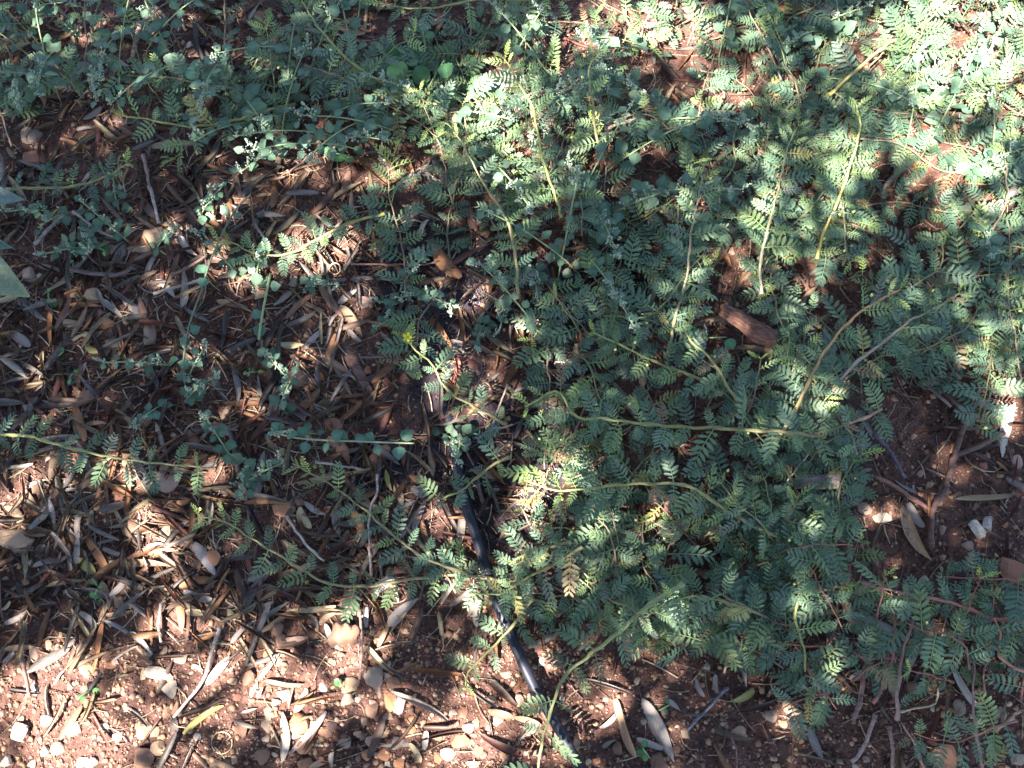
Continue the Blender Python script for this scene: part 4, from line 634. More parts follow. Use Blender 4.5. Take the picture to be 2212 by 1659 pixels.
twig(T4(3, 3, 1020, 1290, 1050, 1500, 1050, 1650), .0022, .0018, (.24, .15, .13), "brown upright twig at the bottom edge, right part")
twig(T4(3, 3, 1940, 1330, 2040, 1230, 2130, 1150), .002, .0016, (.34, .24, .15), "tan twig near the right edge, bottom", .012)
twig(T4(3, 3, 820, 700, 780, 900, 750, 1100, 690, 1240), .003, .0024, (.24, .15, .13), "dark pinkish stem hanging below the level red stem at lower right")
twig(T4(2, 2, 580, 1050, 660, 1230, 690, 1390), .0022, .0018, (.28, .17, .13), "brown twig left of the club-shaped tan leaf below centre")
twig(T4(2, 2, 1040, 1140, 1100, 1330, 1160, 1490), .0022, .0018, (.27, .18, .14), "brown twig pointing down in the mat below centre", .014)
twig(T4(2, 2, 1130, 1140, 1250, 1200, 1360, 1250), .0018, .0014, (.34, .25, .2), "pale brown twig meeting the bright bleached leaf", .012)
twig(T4(2, 0, 770, 1150, 930, 1100, 1110, 1050), .0024, .002, (.32, .22, .19), "pinkish twig in the vines at upper centre right", .03)
twig(T4(3, 2, 1360, -10, 1460, 90, 1560, 170), .0022, .002, (.2, .13, .12), "dark reddish twig above the bare soil at right", .01)
# coiled ring of bark, curled bleached leaf ring
def ring(px, py, r, rt, h_, c, label):
    q = P(px, py); mb = MB(); n = 26; V = []; F = []
    for k in range(n + 1):
        w = k / n * 2 * math.pi * .97
        for (dr, dz) in ((0, 0), (0, h_), (rt, h_), (rt, 0)): V.append((math.cos(w) * (r + dr + .0006 * math.sin(3 * w)), math.sin(w) * (r + dr), dz + .001 * math.sin(2 * w)))
    for k in range(n):
        for j in range(4): F.append((k * 4 + j, k * 4 + (j + 1) % 4, k * 4 + 4 + (j + 1) % 4, k * 4 + 4 + j))
    F += [(0, 1, 2, 3), (n * 4 + 3, n * 4 + 2, n * 4 + 1, n * 4)]
    mb.add(V, F, c); tag(link("bark_curl", mb.mesh("bark_curl", M_wood), None, M=orient(.5, .15, .1, (1, 1, 1), (q.x, q.y, H(q.x, q.y) + .002))), label, "bark curl")
ring(*T(1, 1, 697, 690), .0066, .0009, .006, (.42, .31, .22), "small round curl of pale bark on the litter below the silvery vine")
ring(*T(2, 0, 760, 600), .010, .0007, .004, (.30, .22, .22), "thin dark curl standing under the sprigs of the upper middle")
ring(*T(0, 3, 1915, 1420), .0115, .0009, .0015, (.50, .38, .22), "fine loop of straw on the gravel at bottom left")

# foam on the wet soil
def foam(px, py, rx, ry, n, label):
    V = []; x = []; y = []; q = P(px, py)
    a_ = N.uniform(0, 6.28, n); r_ = np.sqrt(N.random(n)); x = q.x + np.cos(a_) * r_ * rx * PX; y = q.y + np.sin(a_) * r_ * ry * PX
    o = lumps("foam", x, y, N.uniform(.0003, .0011, n), ICO, ICF, np.tile([.8, .8, .8], (n, 1)), M_foam, .02, .4); tag(o, label, "foam")
foam(1040, 625, 36, 52, 520, "greyish foam bubbles on wet soil above the centre")
foam(1160, 700, 36, 30, 420, "sunlit foam bubbles on wet soil just right of the centre")
foam(905, 680, 26, 34, 260, "foam bubbles beside the dark wet groove left of centre")
foam(1030, 820, 26, 40, 260, "foam bubbles along the pale stalk below centre")
foam(1130, 1090, 20, 22, 160, "foam bubbles right of the middle of the hose")

# ------------------------------------------------------------------ puncture vine
def vine_leaf(pairs, droop, fold, seed, young=False):
    r = random.Random(seed); mb = MB(); L_ = 1.0
    def ax(t): return Vector((t * L_ * (1 - .1 * droop), 0.03 * math.sin(t * 3 + seed), .10 * math.sin(t * 2.2) * (1 - droop) - droop * .30 * t * t))
    gcol = (1, 1, 1)
    pts = [ax(i / 6 * .97) for i in range(7)]; tube(mb, pts, [.017 - .009 * i / 6 for i in range(7)], (2.5, 2.2, 1.8), 3, False)
    for p in range(pairs):
        t = .13 + .80 * p / (pairs - 1); env = (.55 + .45 * math.sin(math.pi * min(1, (p + .9) / pairs))) * (.72 if p == 0 else 1)
        ll = (.285 if not young else .25) * env; ww = ll * r.uniform(.32, .39)
        for sd in (-1, 1):
            o = ax(t) + Vector((r.uniform(-.008, .008), 0, 0)); ang = math.radians(90 - 34 * (p / (pairs - 1)) - (18 if not young else 32) + r.uniform(-9, 9)) * sd
            up = math.sin(fold + r.uniform(-.16, .16)); dr = Vector((math.cos(ang), math.sin(ang), up)).normalized(); nb = Vector((-math.sin(ang), math.cos(ang), 0)) ; nn = dr.cross(nb)
            V = []; F = []; C = []
            for (u, w) in ((0, .14), (.25, .82), (.60, 1.0), (.87, .62), (1.0, .08)):
                cz = -.10 * u * u * ll; q_ = r.uniform(.9, 1.1)
                for s in (-1, 0, 1):
                    V.append(o + dr * (u * ll) + nb * (s * w * ww * .5) + Vector((0, 0, cz + (.018 if s else 0) * w * .8))); C.append((1.4 * q_,) * 3 if s == 0 else (q_,) * 3)
            for i in range(4):
                for j in range(2): F.append((i * 3 + j, i * 3 + 3 + j, i * 3 + 4 + j, i * 3 + 1 + j))
            mb.add(V, F, C)
    return mb.mesh("leaf", M_leaf)
VL = [vine_leaf(R.choice([7, 7, 8, 8]), R.uniform(-.2, .8), R.uniform(-.15, .35), 100 + i) for i in range(14)]
VY = [vine_leaf(R.choice([6, 7]), R.uniform(-.3, .2), R.uniform(.2, .7), 200 + i, True) for i in range(5)]
def burr_mesh():
    mb = MB(); V = (ICO * .5).tolist(); mb.add(V, ICF.tolist(), (1, 1, 1))
    for v in ICO:
        n_ = Vector(v).normalized(); a = n_.orthogonal().normalized() * .10; b = n_.cross(a)
        mb.add([n_ * .45 + a, n_ * .45 - a * .5 + b * .9, n_ * .45 - a * .5 - b * .9, n_ * .95 + Vector((R.gauss(0, .1), R.gauss(0, .1), 0))], [(0, 1, 3), (1, 2, 3), (2, 0, 3)], (1.5, 1.5, 1.3))
    return mb.mesh("burr", M_leaf)
BURR = burr_mesh()
def bud_mesh():
    mb = MB(); tube(mb, [(0, 0, 0), (0, 0, .25), (0, 0, .6), (0, 0, 1.)], [.10, .34, .30, .05], [(.5, .6, .2), (.5, .6, .2), (.9, .8, .25), (.95, .85, .4)], 7); return mb.mesh("bud", M_flower)
BUD = bud_mesh()
def flower_mesh():
    mb = MB()
    for k in range(5):
        w = k * 1.2566; d = Vector((math.cos(w), math.sin(w), .25)); s = Vector((-math.sin(w), math.cos(w), 0))
        mb.add([d * .1, d * .6 + s * .36, d * 1.0 + s * .22, d * 1.05 - s * .2, d * .6 - s * .36], [(0, 1, 2, 3, 4)], (.85, .72, .03))
    mb.add(ICO * .2 + np.array([0, 0, .2]), ICF.tolist(), (.7, .6, .1)); return mb.mesh("flower", M_flower)
FLOWER = flower_mesh()
G_MAT = (.070, .120, .078); G_YNG = (.26, .33, .085); G_MID = (.125, .185, .07)
def mixc(a, b, t): return tuple(x * (1 - t) + y * t for x, y in zip(a, b))
def make_vine(pix, label, z0=.006, z1=.035, tipyoung=True, up=.018, stemc=((.20, .17, .08), (.24, .27, .09)), r0=.0024, spacing=.021, leafL=.036, flower=False, sparse=1.0, leafc=G_MAT, dens=True, cat="vine"):
    n = len(pix); W = []
    for i, (a_, b_) in enumerate(pix):
        t = i / (n - 1); z = z0 + (z1 - z0) * min(1., t * 1.6) + up * min(1, green(a_, b_) * 1.2); q = P(a_, b_, z); W.append(Vector((q.x + R.gauss(0, .0015), q.y + R.gauss(0, .0015), z + H(q.x, q.y))))
    s_ = spline(W, .004); base_ = s_[0].copy(); root = empty("puncture_vine", base_); tag(root, label, cat, "creeping vines with paired leaflets")
    ph = R.uniform(0, 6)
    for i, p in enumerate(s_):
        if i: s_[i] = p + Vector((math.sin(i * .95 + ph) * .0006 + R.gauss(0, .0003), math.cos(i * .8 + ph) * .0006 + R.gauss(0, .0003), (.004 + z1 * .16) * math.sin(i * .11 + ph) * min(1, i / 12)))
    mb = MB(); m_ = len(s_); arc = [0.]
    for i in range(1, m_): arc.append(arc[-1] + (s_[i] - s_[i - 1]).length)
    tot = arc[-1]; sub = s_[::2] if m_ > 4 else s_; k = len(sub)
    tube(mb, [p - base_ for p in sub], [r0 * .85 * (1 - .6 * i / k) * (1.35 if i % 5 == 0 else 1) for i in range(k)], [mixc(stemc[0], stemc[1], i / k) for i in range(k)], 5); link("stem", mb.mesh("stem", M_stem), root)
    d = R.uniform(.004, .015); side = R.choice((-1, 1)); last = None
    while d < tot:
        i = next(j for j in range(m_) if arc[j] >= d); p = s_[i]; t = d / tot; tg = (s_[min(i + 1, m_ - 1)] - s_[max(i - 1, 0)]); a0 = math.atan2(tg.y, tg.x)
        yt = max(0., (t - .66) / .34) if tipyoung else 0.; yt = yt ** 1.2
        for sd in (side, -side):
            if R.random() > sparse: continue
            big = 1.0 if sd == side else .68
            L_ = leafL * 1.06 * big * (1 - .45 * yt) * R.uniform(.68, 1.18); aa = a0 + sd * math.radians(R.uniform(52, 88) - 25 * yt)
            cc_ = mixc(leafc, G_YNG, yt * R.uniform(.7, 1.)) if yt > .05 else mixc(leafc, G_MID, max(0, min(1.2, R.gauss(.2, .4))))
            if R.random() < .05: cc_ = R.choice([(.20, .19, .07), (.15, .11, .06), (.14, .16, .12)])
            j = R.uniform(.78, 1.25); cc_ = tuple(min(.5, x * j) for x in cc_)
            me_ = R.choice(VY) if yt > .45 else R.choice(VL)
            link("leaf", me_, root, M=orient(aa, R.gauss(.12, .30) + .25 * yt, R.gauss(0, .42), (L_, L_ * R.uniform(.9, 1.15), L_), p - base_ + Vector((0, 0, .001))), color=cc_)
        x_ = R.random()
        if .3 < t < .95 and x_ < .16:
            a_ = a0 + side * 1.9; link("burr", BURR, root, M=orient(a_, .2, 0, (.0042,) * 3, p - base_ + Vector((math.cos(a_) * .009, math.sin(a_) * .009, .003))), color=(.22, .26, .10))
        elif t > .5 and x_ > .86:
            a_ = a0 + side * 1.5; link("bud", BUD, root, M=orient(a_, -.6, 0, (.005,) * 3, p - base_ + Vector((math.cos(a_) * .008, math.sin(a_) * .008, .004))))
        side = -side; d += spacing * R.uniform(.8, 1.25) * (1 - .45 * yt)
    if flower:
        p = s_[-1]; link("flower", FLOWER, root, M=orient(0, .2, .1, (.0055,) * 3, p - base_ + Vector((.002, -.002, .008))))
    return root
RS = ((.22, .10, .085), (.34, .13, .09))
V_ = make_vine
V_([(640, 235), (560, 258), (470, 270), (400, 275), (335, 268), (255, 262)], "long vine near the upper left whose yellow-green tip points left", z1=.05, spacing=.022)
V_([(1190, -4), (1130, 6), (1050, 18), (960, 30), (890, 16), (800, -14)], "vine with thick pale stem running along the top edge", z0=.045, z1=.06, leafL=.04)
V_([(975, 250), (900, 215), (830, 185), (760, 150), (700, 90), (655, 10), (640, -30)], "vine slanting from the top edge past the large round green leaf", z0=.03, z1=.055)
V_([(830, 468), (760, 490), (690, 525), (620, 550), (560, 548), (500, 530), (470, 535)], "silvery sunlit vine reaching left across the dead-leaf litter, bright leaflets", z0=.03, z1=.04, leafL=.031, spacing=.016, stemc=((.28, .26, .08), (.26, .2, .09)))
V_([(-40, 940), (60, 950), (130, 965), (220, 985), (330, 1003), (400, 1010), (480, 1018)], "thin vine entering from the left edge over the litter, half in sun", z0=.03, z1=.03, leafL=.036, spacing=.026, tipyoung=False, stemc=((.30, .32, .12), (.26, .25, .12)))
V_([(1130, 1260), (1040, 1245), (976, 1228), (919, 1206), (856, 1160), (788, 1100), (710, 1045), (640, 1005)], "vine slanting up left from the hose's middle with its tip below the level stalk", z1=.03, leafL=.034, spacing=.023, stemc=((.26, .19, .11), (.22, .22, .09)))
V_([(1010, 1240), (870, 1255), (793, 1263), (740, 1261), (690, 1252), (618, 1208), (555, 1166), (490, 1130), (425, 1115)], "long lowermost vine left of the hose, its tip by the litter at left", z1=.028, leafL=.034, spacing=.024, stemc=((.26, .2, .11), (.24, .24, .1)))
V_([(1480, 1262), (1400, 1312), (1340, 1365), (1290, 1400), (1262, 1425), (1215, 1470), (1192, 1540), (1172, 1600), (1158, 1680)], "thick-stemmed vine crossing over the black hose to the bottom edge", z0=.05, z1=.035, r0=.0034, leafL=.042, spacing=.036, tipyoung=False, stemc=((.22, .26, .12), (.24, .24, .1)))
V_([(1680, 1160), (1637, 1136), (1574, 1103), (1486, 1058), (1424, 1050), (1336, 1050), (1210, 1058), (1140, 1035)], "arching vine below centre whose bright tip lies in the sun right of the hose", z0=.04, z1=.065, r0=.0028, leafL=.04, spacing=.026)
V_([(1780, 942), (1700, 940), (1612, 937), (1511, 925), (1386, 917), (1300, 912), (1240, 905), (1195, 860), (1130, 880)], "level vine right of centre with thick pale stem and yellow-green tip", z0=.04, z1=.06, r0=.003, leafL=.042, spacing=.028)
V_([(1670, 960), (1700, 905), (1730, 860), (1780, 770), (1815, 715), (1850, 680), (1925, 640)], "orange-stemmed vine rising to a yellow bud right of the wood chunk", z0=.04, z1=.07, r0=.003, leafL=.038, stemc=((.34, .26, .12), (.42, .22, .09)), flower=False)
V_([(1790, 850), (1830, 800), (1880, 760), (1960, 700), (2030, 655), (2090, 620)], "grey-stemmed vine rising to the right edge beside the orange-stemmed one", z0=.04, z1=.06, leafL=.038, stemc=((.28, .22, .2), (.3, .2, .1)))
V_([(1440, 770), (1460, 690), (1478, 610), (1490, 520), (1500, 450), (1512, 380)], "upright pinkish-stemmed vine just right of the centre, tip pointing up", z0=.04, z1=.065, leafL=.04, stemc=((.3, .26, .13), (.3, .22, .16)))
V_([(1640, 640), (1642, 560), (1655, 490), (1680, 400), (1712, 310), (1730, 260)], "upright vine in the upper right, between the two sunlit ones", z0=.04, z1=.065, leafL=.038, stemc=((.3, .25, .17), (.3, .3, .1)))
V_([(1765, 560), (1785, 500), (1815, 420), (1835, 350), (1850, 290), (1835, 240)], "vine with orange-yellow stem and dazzling sunlit tip in the upper right", z0=.04, z1=.08, leafL=.037, stemc=((.38, .28, .09), (.4, .38, .1)))
V_([(1215, 480), (1190, 400), (1172, 330), (1150, 260), (1120, 210), (1085, 150)], "tall sprig glaring white in the sun at the top centre", z0=.03, z1=.11, leafL=.034, spacing=.015, stemc=((.3, .3, .1), (.45, .42, .14)))
V_([(1300, 350), (1285, 290), (1275, 230), (1268, 160), (1285, 110)], "upright vine with bare yellow-green stem right of the glaring sprig", z0=.03, z1=.08, leafL=.032)
V_([(1112, 640), (1110, 560), (1090, 480), (1040, 390), (1000, 330), (975, 300)], "brown-stemmed vine slanting up left above the foam, yellow-green tip", z0=.03, z1=.065, leafL=.036, stemc=((.3, .24, .12), (.3, .26, .13)))
V_([(1790, 205), (1850, 155), (1900, 115), (1955, 68), (2000, 40), (2050, 0)], "vine with long bare yellow stem leaning into the top right glare", z0=.04, z1=.07, leafL=.04, spacing=.034, stemc=((.42, .33, .1), (.42, .33, .15)))
V_([(1090, 925), (1020, 880), (965, 840), (930, 790), (905, 765), (885, 738)], "short vine left of centre tipped with an open yellow flower", z0=.03, z1=.055, leafL=.034, flower=True)
V_([(1560, 860), (1500, 822), (1438, 789), (1382, 764), (1330, 740), (1280, 725)], "vine slanting up left below the centre row, above the level vine", z0=.04, z1=.055, leafL=.036)
V_([(1590, 870), (1560, 830), (1526, 784), (1490, 750), (1470, 715)], "short vine with a pale bud left below the wood chunk", z0=.045, z1=.065, leafL=.034)
V_([(1155, 1290), (1110, 1342), (1069, 1398), (1032, 1428), (1014, 1455), (1000, 1490)], "small vine tip leaning down over bare soil left of the hose's bend", z0=.045, z1=.035, leafL=.032, spacing=.024)
V_([(1900, 890), (1858, 909), (1790, 930), (1725, 946), (1665, 943), (1600, 960)], "vine with a bare reddish stem arching over the fork right of centre", z0=.03, z1=.045, leafL=.036, stemc=((.3, .18, .12), (.3, .2, .13)), tipyoung=False)
V_([(1945, 1420), (1871, 1419), (1820, 1408), (1760, 1396), (1700, 1390), (1600, 1375)], "red-stemmed runner lying level at lower right", z0=.015, z1=.02, leafL=.034, spacing=.03, stemc=RS, tipyoung=False, sparse=.6)
V_([(1884, 1520), (1900, 1480), (1914, 1446), (1926, 1385), (1938, 1329), (1936, 1280)], "pink-red stem standing left of its twin at lower right", z0=.015, z1=.03, leafL=.03, spacing=.035, stemc=RS, tipyoung=False, sparse=.3)
V_([(1936, 1560), (1941, 1483), (1946, 1406), (1965, 1360), (1981, 1322), (1978, 1240)], "brown-red stem with pale nodes standing right of its twin at lower right", z0=.015, z1=.03, r0=.003, leafL=.03, spacing=.035, stemc=((.3, .19, .17), (.27, .15, .13)), tipyoung=False, sparse=.3)
V_([(2260, 1345), (2212, 1342), (2137, 1331), (2088, 1312), (2013, 1292), (1939, 1279), (1860, 1260)], "bright coral-red runner entering from the right edge", z0=.03, z1=.03, r0=.003, leafL=.032, spacing=.03, stemc=((.45, .16, .11), (.3, .14, .12)), tipyoung=False, sparse=.6)
V_([(2230, 1460), (2180, 1435), (2152, 1418), (2148, 1370), (2137, 1331)], "short coral-red branch hanging down from the runner at the right edge", z0=.02, z1=.028, leafL=.032, spacing=.03, stemc=((.38, .16, .12), (.42, .17, .11)), tipyoung=False, sparse=.5)
V_([(2125, 1680), (2110, 1590), (2105, 1520), (2110, 1430), (2112, 1410)], "pinkish upright stem near the bottom right corner", z0=.015, z1=.03, leafL=.03, spacing=.03, stemc=((.3, .16, .15), (.3, .15, .14)), tipyoung=False, sparse=.5)
V_([(2010, 1680), (1990, 1640), (1968, 1595), (1940, 1555)], "short red stem at the bottom edge right of the orange stone's left side", z0=.012, z1=.02, leafL=.028, spacing=.03, stemc=((.42, .19, .12), (.28, .14, .12)), tipyoung=False, sparse=.4)
V_([(0, 398), (80, 400), (150, 385), (230, 372), (290, 352)], "grey-green stem slanting through the weeds near the left edge", z0=.03, z1=.04, leafL=.032)
V_([(1640, 1330), (1560, 1300), (1500, 1290), (1450, 1295)], "vine with a fan of white sunlit leaflets below centre right", z0=.04, z1=.055, leafL=.04, spacing=.02)
V_([(1770, 1180), (1740, 1250), (1720, 1330), (1735, 1400), (1740, 1460)], "drooping vine at lower right with leaves hanging to the bare soil", z0=.03, z1=.03, leafL=.038, spacing=.03, tipyoung=False)
V_([(1100, 990), (1060, 1010), (1000, 1060), (960, 1080)], "small vine hanging beside the upper end of the hose", z0=.035, z1=.03, leafL=.034, tipyoung=False)
V_([(1230, 1170), (1180, 1185), (1130, 1200), (1100, 1215)], "sunlit vine clump just right of the middle of the hose", z0=.045, z1=.04, leafL=.036, spacing=.017)
V_([(1260, 1180), (1200, 1220), (1130, 1250), (1080, 1280), (1010, 1282)], "bright vine tip pointing left over the middle of the hose", z0=.05, z1=.05, leafL=.036, spacing=.018)
# vines woven into the mat
def clear_run(px, py, an, n=6, step=48):
    pts = [(px, py)]
    for k in range(n):
        an += R.gauss(0, .20); px += math.cos(an) * step; py -= math.sin(an) * step
        if green(px, py) < R.uniform(.05, .55): break
        if py > 930 and abs(px - np.interp(py, [930, 1100, 1300, 1450, 1659], [976, 1008, 1074, 1138, 1250])) < 42: break
        pts.append((px, py))
    return pts
nv = 0; tries = 0
while nv < 232 and tries < 9000:
    tries += 1
    px, py = R.uniform(-30, 2240), R.uniform(-40, 1480)
    if nv >= 164: px, py = (R.uniform(1640, 2260), R.uniform(1150, 1600)) if nv < 186 else (R.uniform(1650, 2240), R.uniform(60, 880)) if nv < 208 else (R.uniform(2090, 2260), R.uniform(600, 1250)) if nv < 218 else (R.uniform(1250, 1640), R.uniform(1150, 1420))
    if R.random() > green(px, py) and nv < 164: continue
    an = R.choice([R.gauss(1.15, .6), R.gauss(1.15, .6), R.gauss(2.6, .5), R.gauss(-1.5, .8)])
    pts = clear_run(px, py, an, R.choice([4, 5, 6, 7]))
    if len(pts) < 3: continue
    zz = R.choice([(.008, .025), (.015, .038), (.024, .05), (.034, .06)]); cx = sum(p[0] for p in pts) / len(pts); cy = sum(p[1] for p in pts) / len(pts)
    ty = R.random() < .5
    rc = R.random(); sc_ = ((.20, .13, .10), (.22, .17, .1)) if rc < .6 else ((.14, .13, .07), (.20, .22, .09))
    if cx > 1650 and cy > 1150: sc_ = RS
    make_vine(pts, f"{facing(pts[-1][0] - pts[0][0], pts[-1][1] - pts[0][1])} {'yellow-tipped' if ty else 'blue-green'} vine {near(cx, cy)}", z0=zz[0], z1=zz[1], tipyoung=ty, stemc=sc_, leafL=R.uniform(.030, .043), spacing=R.uniform(.015, .021), r0=.0016, sparse=.93, up=0)
    nv += 1

# ------------------------------------------------------------------ mealy goosefoot plants
def rhomb(seed, rnd=False):
    r = random.Random(seed); mb = MB(); V = []; F = []; C = []; n = 7
    for i in range(n + 1):
        t = i / n
        w = (math.sin(math.pi * t ** .75) ** .9 if not rnd else math.sin(math.pi * (t * .9 + .1) ** 1.0) ** .55) * (.42 if not rnd else .46) * (1 + (.10 if i % 2 else -.05) * (0 if rnd else 1))
        if i == n: w = .02
        for s in (-1, -.5, 0, .5, 1):
            V.append((.25 + t * .95, s * w, .10 * abs(s) * w * 2 * .5 - .16 * (t - .3) ** 2 + r.uniform(-.006, .006))); C.append((1.3,) * 3 if s == 0 else (1.,) * 3)
    for i in range(n):
        for j in range(4): F.append((i * 5 + j, i * 5 + 5 + j, i * 5 + 6 + j, i * 5 + 1 + j))
    mb.add(V, F, C); tube(mb, [(0, 0, 0), (.13, 0, .03), (.27, 0, 0)], .018, (1.5, 1.5, 1.2), 3, False); return mb.mesh("leaf", M_leaf)
GL = [rhomb(i) for i in range(5)]; RLv = [rhomb(50 + i, True) for i in range(4)]
def cluster_mesh(seed):
    r = random.Random(seed); mb = MB()
    for k in range(26):
        t = r.random(); c0 = np.array([r.gauss(0, .16) * (1.2 - t), r.gauss(0, .16) * (1.2 - t), t]); mb.add(OCT * r.uniform(.06, .11) + c0, OCF.tolist(), (r.uniform(.8, 1.2),) * 3)
    tube(mb, [(0, 0, -.1), (0, 0, .9)], .03, (.7, .8, .6), 3, False); return mb.mesh("flower_cluster", M_leaf)
CL = [cluster_mesh(i) for i in range(5)]
def goosefoot(px, py, label, h_=.05, n=9, size=.016, tone=(.080, .142, .088), ncl=4, grp="mealy goosefoot plants among the vines", name="goosefoot", LS=None, cat="weed", lean=None):
    q = P(px, py, .02); g = Vector((q.x, q.y, H(q.x, q.y))); root = tag(empty(name, g), label, cat, grp)
    a = R.uniform(0, 6.28) if lean is None else lean; d = Vector((math.cos(a), math.sin(a), 0)); W = [Vector((0, 0, -.002)), d * h_ * .3 + Vector((0, 0, h_ * .4)), d * h_ * .8 + Vector((0, 0, h_ * .8)), d * h_ * 1.3 + Vector((0, 0, h_))]
    s_ = spline(W, .006); mb = MB(); tube(mb, s_, .0010, (.20, .26, .13), 4); link("stem", mb.mesh("stem", M_stem), root); m_ = len(s_)
    for k in range(n):
        t = .2 + .8 * k / max(1, n - 1); p = s_[int(t * (m_ - 1))]; aa = k * 2.4 + R.uniform(-.4, .4); L_ = size * R.uniform(.75, 1.25) * (1.15 - .5 * t); j = R.uniform(.85, 1.2)
        link("leaf", R.choice(LS or GL), root, M=orient(aa, R.gauss(.1, .3), R.gauss(0, .3), (L_, L_, L_), p), color=tuple(x * j for x in tone))
    for k in range(ncl):
        p = s_[-1 - min(m_ - 1, k * 2)]; L_ = R.uniform(.011, .020); link("flower_cluster", R.choice(CL), root, M=orient(R.uniform(0, 6.28), R.uniform(-.9, .2), R.gauss(0, .6), (L_ * .9, L_ * .9, L_), p), color=(.34, .41, .31))
    return root
GP = [(70, 60), (120, 75), (150, 60), (175, 85), (250, 60), (300, 120), (40, 30), (210, 110), (30, 130), (95, 130), (660, 190), (700, 110), (760, 130), (650, 310), (700, 305), (740, 300), (790, 330), (560, 250), (610, 300), (420, 130), (380, 150), (1250, 540), (1310, 520), (1230, 480), (1300, 380), (1340, 430), (1200, 610), (1255, 590), (1100, 650), (1050, 690), (1180, 740), (1080, 600), (1150, 560), (1290, 470), (1270, 430), (830, 660), (860, 620), (900, 640), (870, 680), (520, 600), (550, 610), (650, 620), (370, 790), (400, 825), (350, 870), (390, 860), (950, 930), (1000, 915), (690, 935), (600, 900), (525, 990), (530, 1040), (500, 1000), (1700, 80), (1790, 60), (1760, 150), (1820, 110), (1720, 130), (2010, 300), (2060, 260), (2030, 380), (1940, 390), (2150, 380), (2190, 300), (2130, 290), (1990, 350), (1420, 220), (1450, 120), (1560, 120), (1400, 260), (200, 520), (240, 450), (130, 500), (330, 540), (420, 480), (180, 470), (90, 440), (270, 520), (150, 430), (480, 130), (520, 190), (900, 300), (1000, 260), (1330, 300), (1370, 180), (2100, 450), (1200, 190), (560, 760), (60, 190), (110, 200), (170, 170), (240, 190), (700, 250), (780, 200), (620, 220), (830, 250), (940, 250), (1030, 330), (1060, 240)]
for (a_, b_) in GP:
    a_ += R.uniform(-6, 6); b_ += R.uniform(-6, 6)
    goosefoot(a_, b_, f"mealy goosefoot {near(a_, b_)}", R.uniform(.065, .11) if green(a_, b_) > .5 else R.uniform(.03, .05), R.choice([8, 10, 12]), R.uniform(.015, .020) if green(a_, b_) > .5 else R.uniform(.011, .016), ncl=R.choice([2, 4, 6]))
# long bare goosefoot stems over the litter
def bare_stem(pix, label, leaves=4, c=(.22, .26, .15), r=.0011):
    W = []
    for a_, b_ in pix:
        q = P(a_, b_, .03); W.append(Vector((q.x, q.y, .03 + H(q.x, q.y))))
    s_ = spline(W, .005); b0 = s_[0].copy(); root = tag(empty("goosefoot", b0), label, "weed", "mealy goosefoot plants among the vines"); mb = MB(); tube(mb, [p - b0 for p in s_], r, c, 5); link("stem", mb.mesh("stem", M_stem), root)
    for k in range(leaves):
        p = s_[int((k + .5) / leaves * (len(s_) - 1))]
        for sd in (0, 2.4): L_ = R.uniform(.013, .019); link("leaf", R.choice(GL), root, M=orient(k * 2.2 + sd, R.gauss(0, .3), R.gauss(0, .3), (L_, L_, L_), p - b0), color=(.085, .17, .11))
bare_stem([(600, 940), (660, 952), (760, 954), (850, 958), (895, 960)], "thin pale stalk lying level with small leaves, left of the hose's upper end", 6, (.28, .30, .18))
bare_stem([(548, 430), (510, 470), (466, 560), (439, 633), (414, 716), (400, 800)], "long green stalk bending down across the litter at left", 3, (.13, .16, .10), .0013)
bare_stem([(590, 600), (583, 640), (572, 690), (565, 740)], "short green stalk with a pale seed head left of centre", 2, (.25, .30, .13), .0016)

# ------------------------------------------------------------------ smooth round-leaved weeds and seedlings
def roundweed(px, py, label, n, size, tone, h_=.03, name="round_leaved_weed"):
    goosefoot(px, py, label, h_, n, size, tone, 0, "smooth round-leaved weeds", name, RLv)
for i, (a_, b_, n, s, h_) in enumerate([(870, 115, 6, .022, .04), (905, 130, 6, .02, .035), (945, 145, 5, .02, .03), (960, 190, 4, .02, .03), (930, 165, 5, .022, .04), (900, 250, 3, .032, .05), (980, 150, 5, .016, .03), (700, 330, 3, .018, .03), (840, 130, 5, .024, .04), (1450, 740, 3, .022, .045)]):
    roundweed(a_, b_, f"round-leaved green weed {near(a_, b_)}", n, s, (.06, .15, .055), h_)
for (a_, b_) in [(137, 585), (100, 765), (125, 820), (205, 1275), (190, 1300), (185, 1490), (740, 1495), (1410, 1645), (1425, 1540), (230, 540), (1220, 1160), (210, 360), (100, 340), (555, 800), (90, 650)]:
    roundweed(a_, b_, f"tiny bright green seedling {near(a_, b_)}", R.choice([2, 3, 4]), R.uniform(.007, .012), (.09, .21, .07), .012, "seedling")
def big_leaf(px, py, z, az_, L_, W_, c, label, name="broad_leaf"):
    q = P(px, py, z); root = tag(empty(name, (q.x, q.y, z)), label, "plant"); return root, q
r0, q = big_leaf(850, 160, .075, 0, .03, .03, 0, "large round yellow-green leaf on a stalk, above the vines at upper left of centre", "round_leaved_weed")
link("leaf", RLv[0], r0, M=orient(math.radians(150), .1, .15, (.026, .034, .03), (.020, -.006, 0)), color=(.15, .30, .075))
mb = MB(); tube(mb, spline([(.022, -.008, -.001), (.03, -.02, -.03), (.03, -.03, -.075)], .01), .0013, (.2, .3, .1), 5); link("stem", mb.mesh("stem", M_stem), r0)
r0, q = big_leaf(418, 155, .05, 0, .03, .03, 0, "pale sunlit disc-shaped leaf at upper left beside the tan leaf", "round_leaved_weed")
link("leaf", RLv[1], r0, M=orient(math.radians(200), .0, .1, (.020, .024, .02), (.012, .003, 0)), color=(.13, .26, .14))
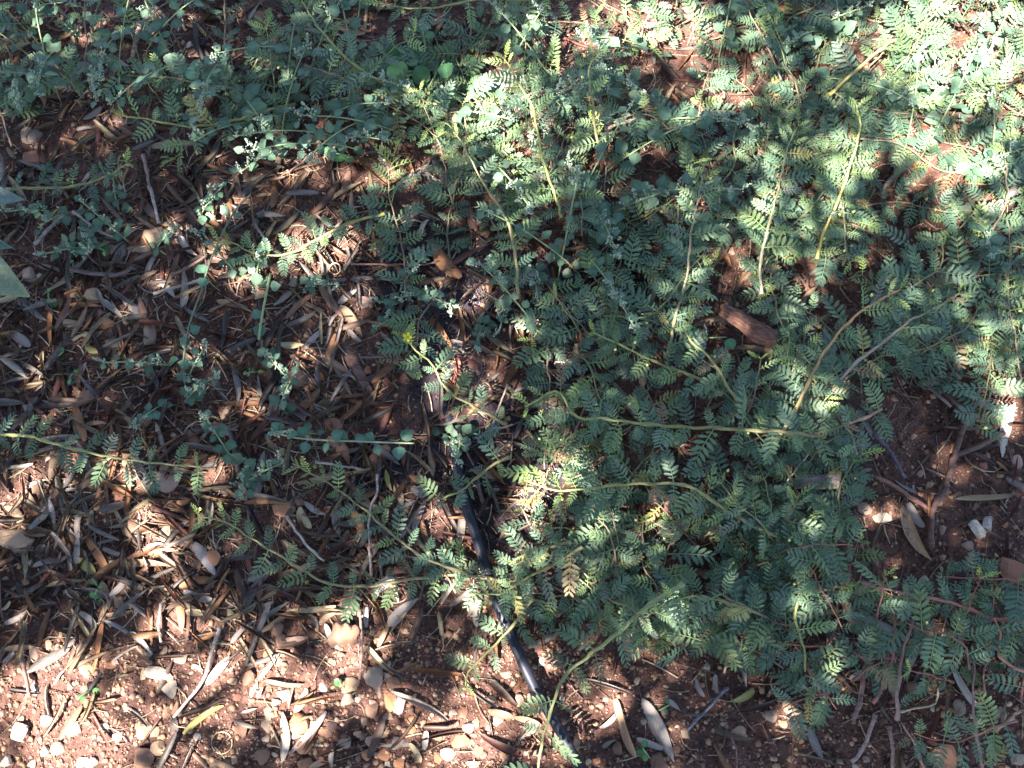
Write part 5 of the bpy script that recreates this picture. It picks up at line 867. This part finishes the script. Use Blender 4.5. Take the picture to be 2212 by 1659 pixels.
mb = MB(); tube(mb, spline([(.01, .002, 0), (.014, -.01, -.02), (.012, -.02, -.05)], .01), .0011, (.2, .3, .1), 5); link("stem", mb.mesh("stem", M_stem), r0)

# fleshy plant at the left edge
root = tag(empty("broad_leaved_plant", tuple(P(-170, 520, .0))), "broad smooth grey-green leaves poking in from the left edge", "plant"); g0 = P(-170, 520, 0)
def fleshy(p0, p1, w, c, z0, z1, tip=.9):
    a = P(*p0, z0); b = P(*p1, z1); d = b - a; L_ = d.length; mb = MB(); V = []; F = []; C = []; nL = 14
    sd = d.cross(Vector((0, 0, 1))).normalized(); nn = sd.cross(d.normalized())
    for i in range(nL + 1):
        t = i / nL; ww = w * (.35 + .65 * math.sin(math.pi * min(1, t * .8 + .2)) ** tip) if t < .98 else w * .04
        if t > .6: ww = w * max(.03, (1 - ((t - .6) / .4) ** 1.6))
        for s in (-1, -.6, 0, .6, 1): V.append(a - g0 + d * t + sd * s * ww + nn * ((abs(s)) * ww * .25 + .02 * math.sin(t * 3))); C.append((1.3,) * 3 if abs(s) == 1 else (1,) * 3)
        for s in (1, .6, 0, -.6, -1): V.append(a - g0 + d * t + sd * s * ww * .97 + nn * ((abs(s)) * ww * .25 + .02 * math.sin(t * 3) - .0025)); C.append((1,) * 3)
    for i in range(nL):
        for j in range(10): F.append((i * 10 + j, i * 10 + (j + 1) % 10, i * 10 + 10 + (j + 1) % 10, i * 10 + 10 + j))
    F.append(tuple(range(nL * 10, nL * 10 + 10)))
    mb.add(V, F, C); link("leaf", mb.mesh("leaf", M_leaf), root, color=c)
fleshy((-170, 520), (66, 642), .030, (.23, .27, .16), .06, .09)
fleshy((-170, 450), (54, 432), .022, (.16, .21, .17), .06, .10)
fleshy((-150, 530), (30, 536), .016, (.13, .20, .14), .05, .08, .5)
mb = MB(); tube(mb, spline([(0, 0, -.01), (.004, .003, .03), (.0, .02, .065)], .01), .006, (.16, .2, .1), 8); link("stem", mb.mesh("stem", M_stem), root)

# sand burrs and buds seen singly are parts of their vines; anything copied keeps its own label
ORD = ["leftmost", "second from left", "third from left", "fourth from left", "fifth from left", "sixth from left", "seventh from left", "eighth from left", "ninth from left", "tenth from left", "eleventh from left", "twelfth from left", "thirteenth from left", "fourteenth from left", "fifteenth from left", "sixteenth from left", "seventeenth from left", "eighteenth from left", "nineteenth from left", "twentieth from left"]
by = {}
for o in bpy.data.objects:
    if "label" in o and o.get("kind") is None and o.parent is None: by.setdefault(o["label"], []).append(o)
for lb, os_ in by.items():
    if len(os_) > 1:
        os_.sort(key=lambda o: Q(o.location)[0])
        for i, o in enumerate(os_): lb = lb.replace("lilac-grey dead", "lilac dead").replace("orange-brown dead", "orange dead"); o["label"] = lb + ("," if len(lb.split()) < 14 else "") + " " + ("rightmost" if i == len(os_) - 1 else ORD[min(i, 19)])
bad = [o["label"] for o in bpy.data.objects if "label" in o and not 4 <= len(o["label"].split()) <= 16]
print("objects", len(bpy.data.objects), "bad labels", len(bad), bad[:8])
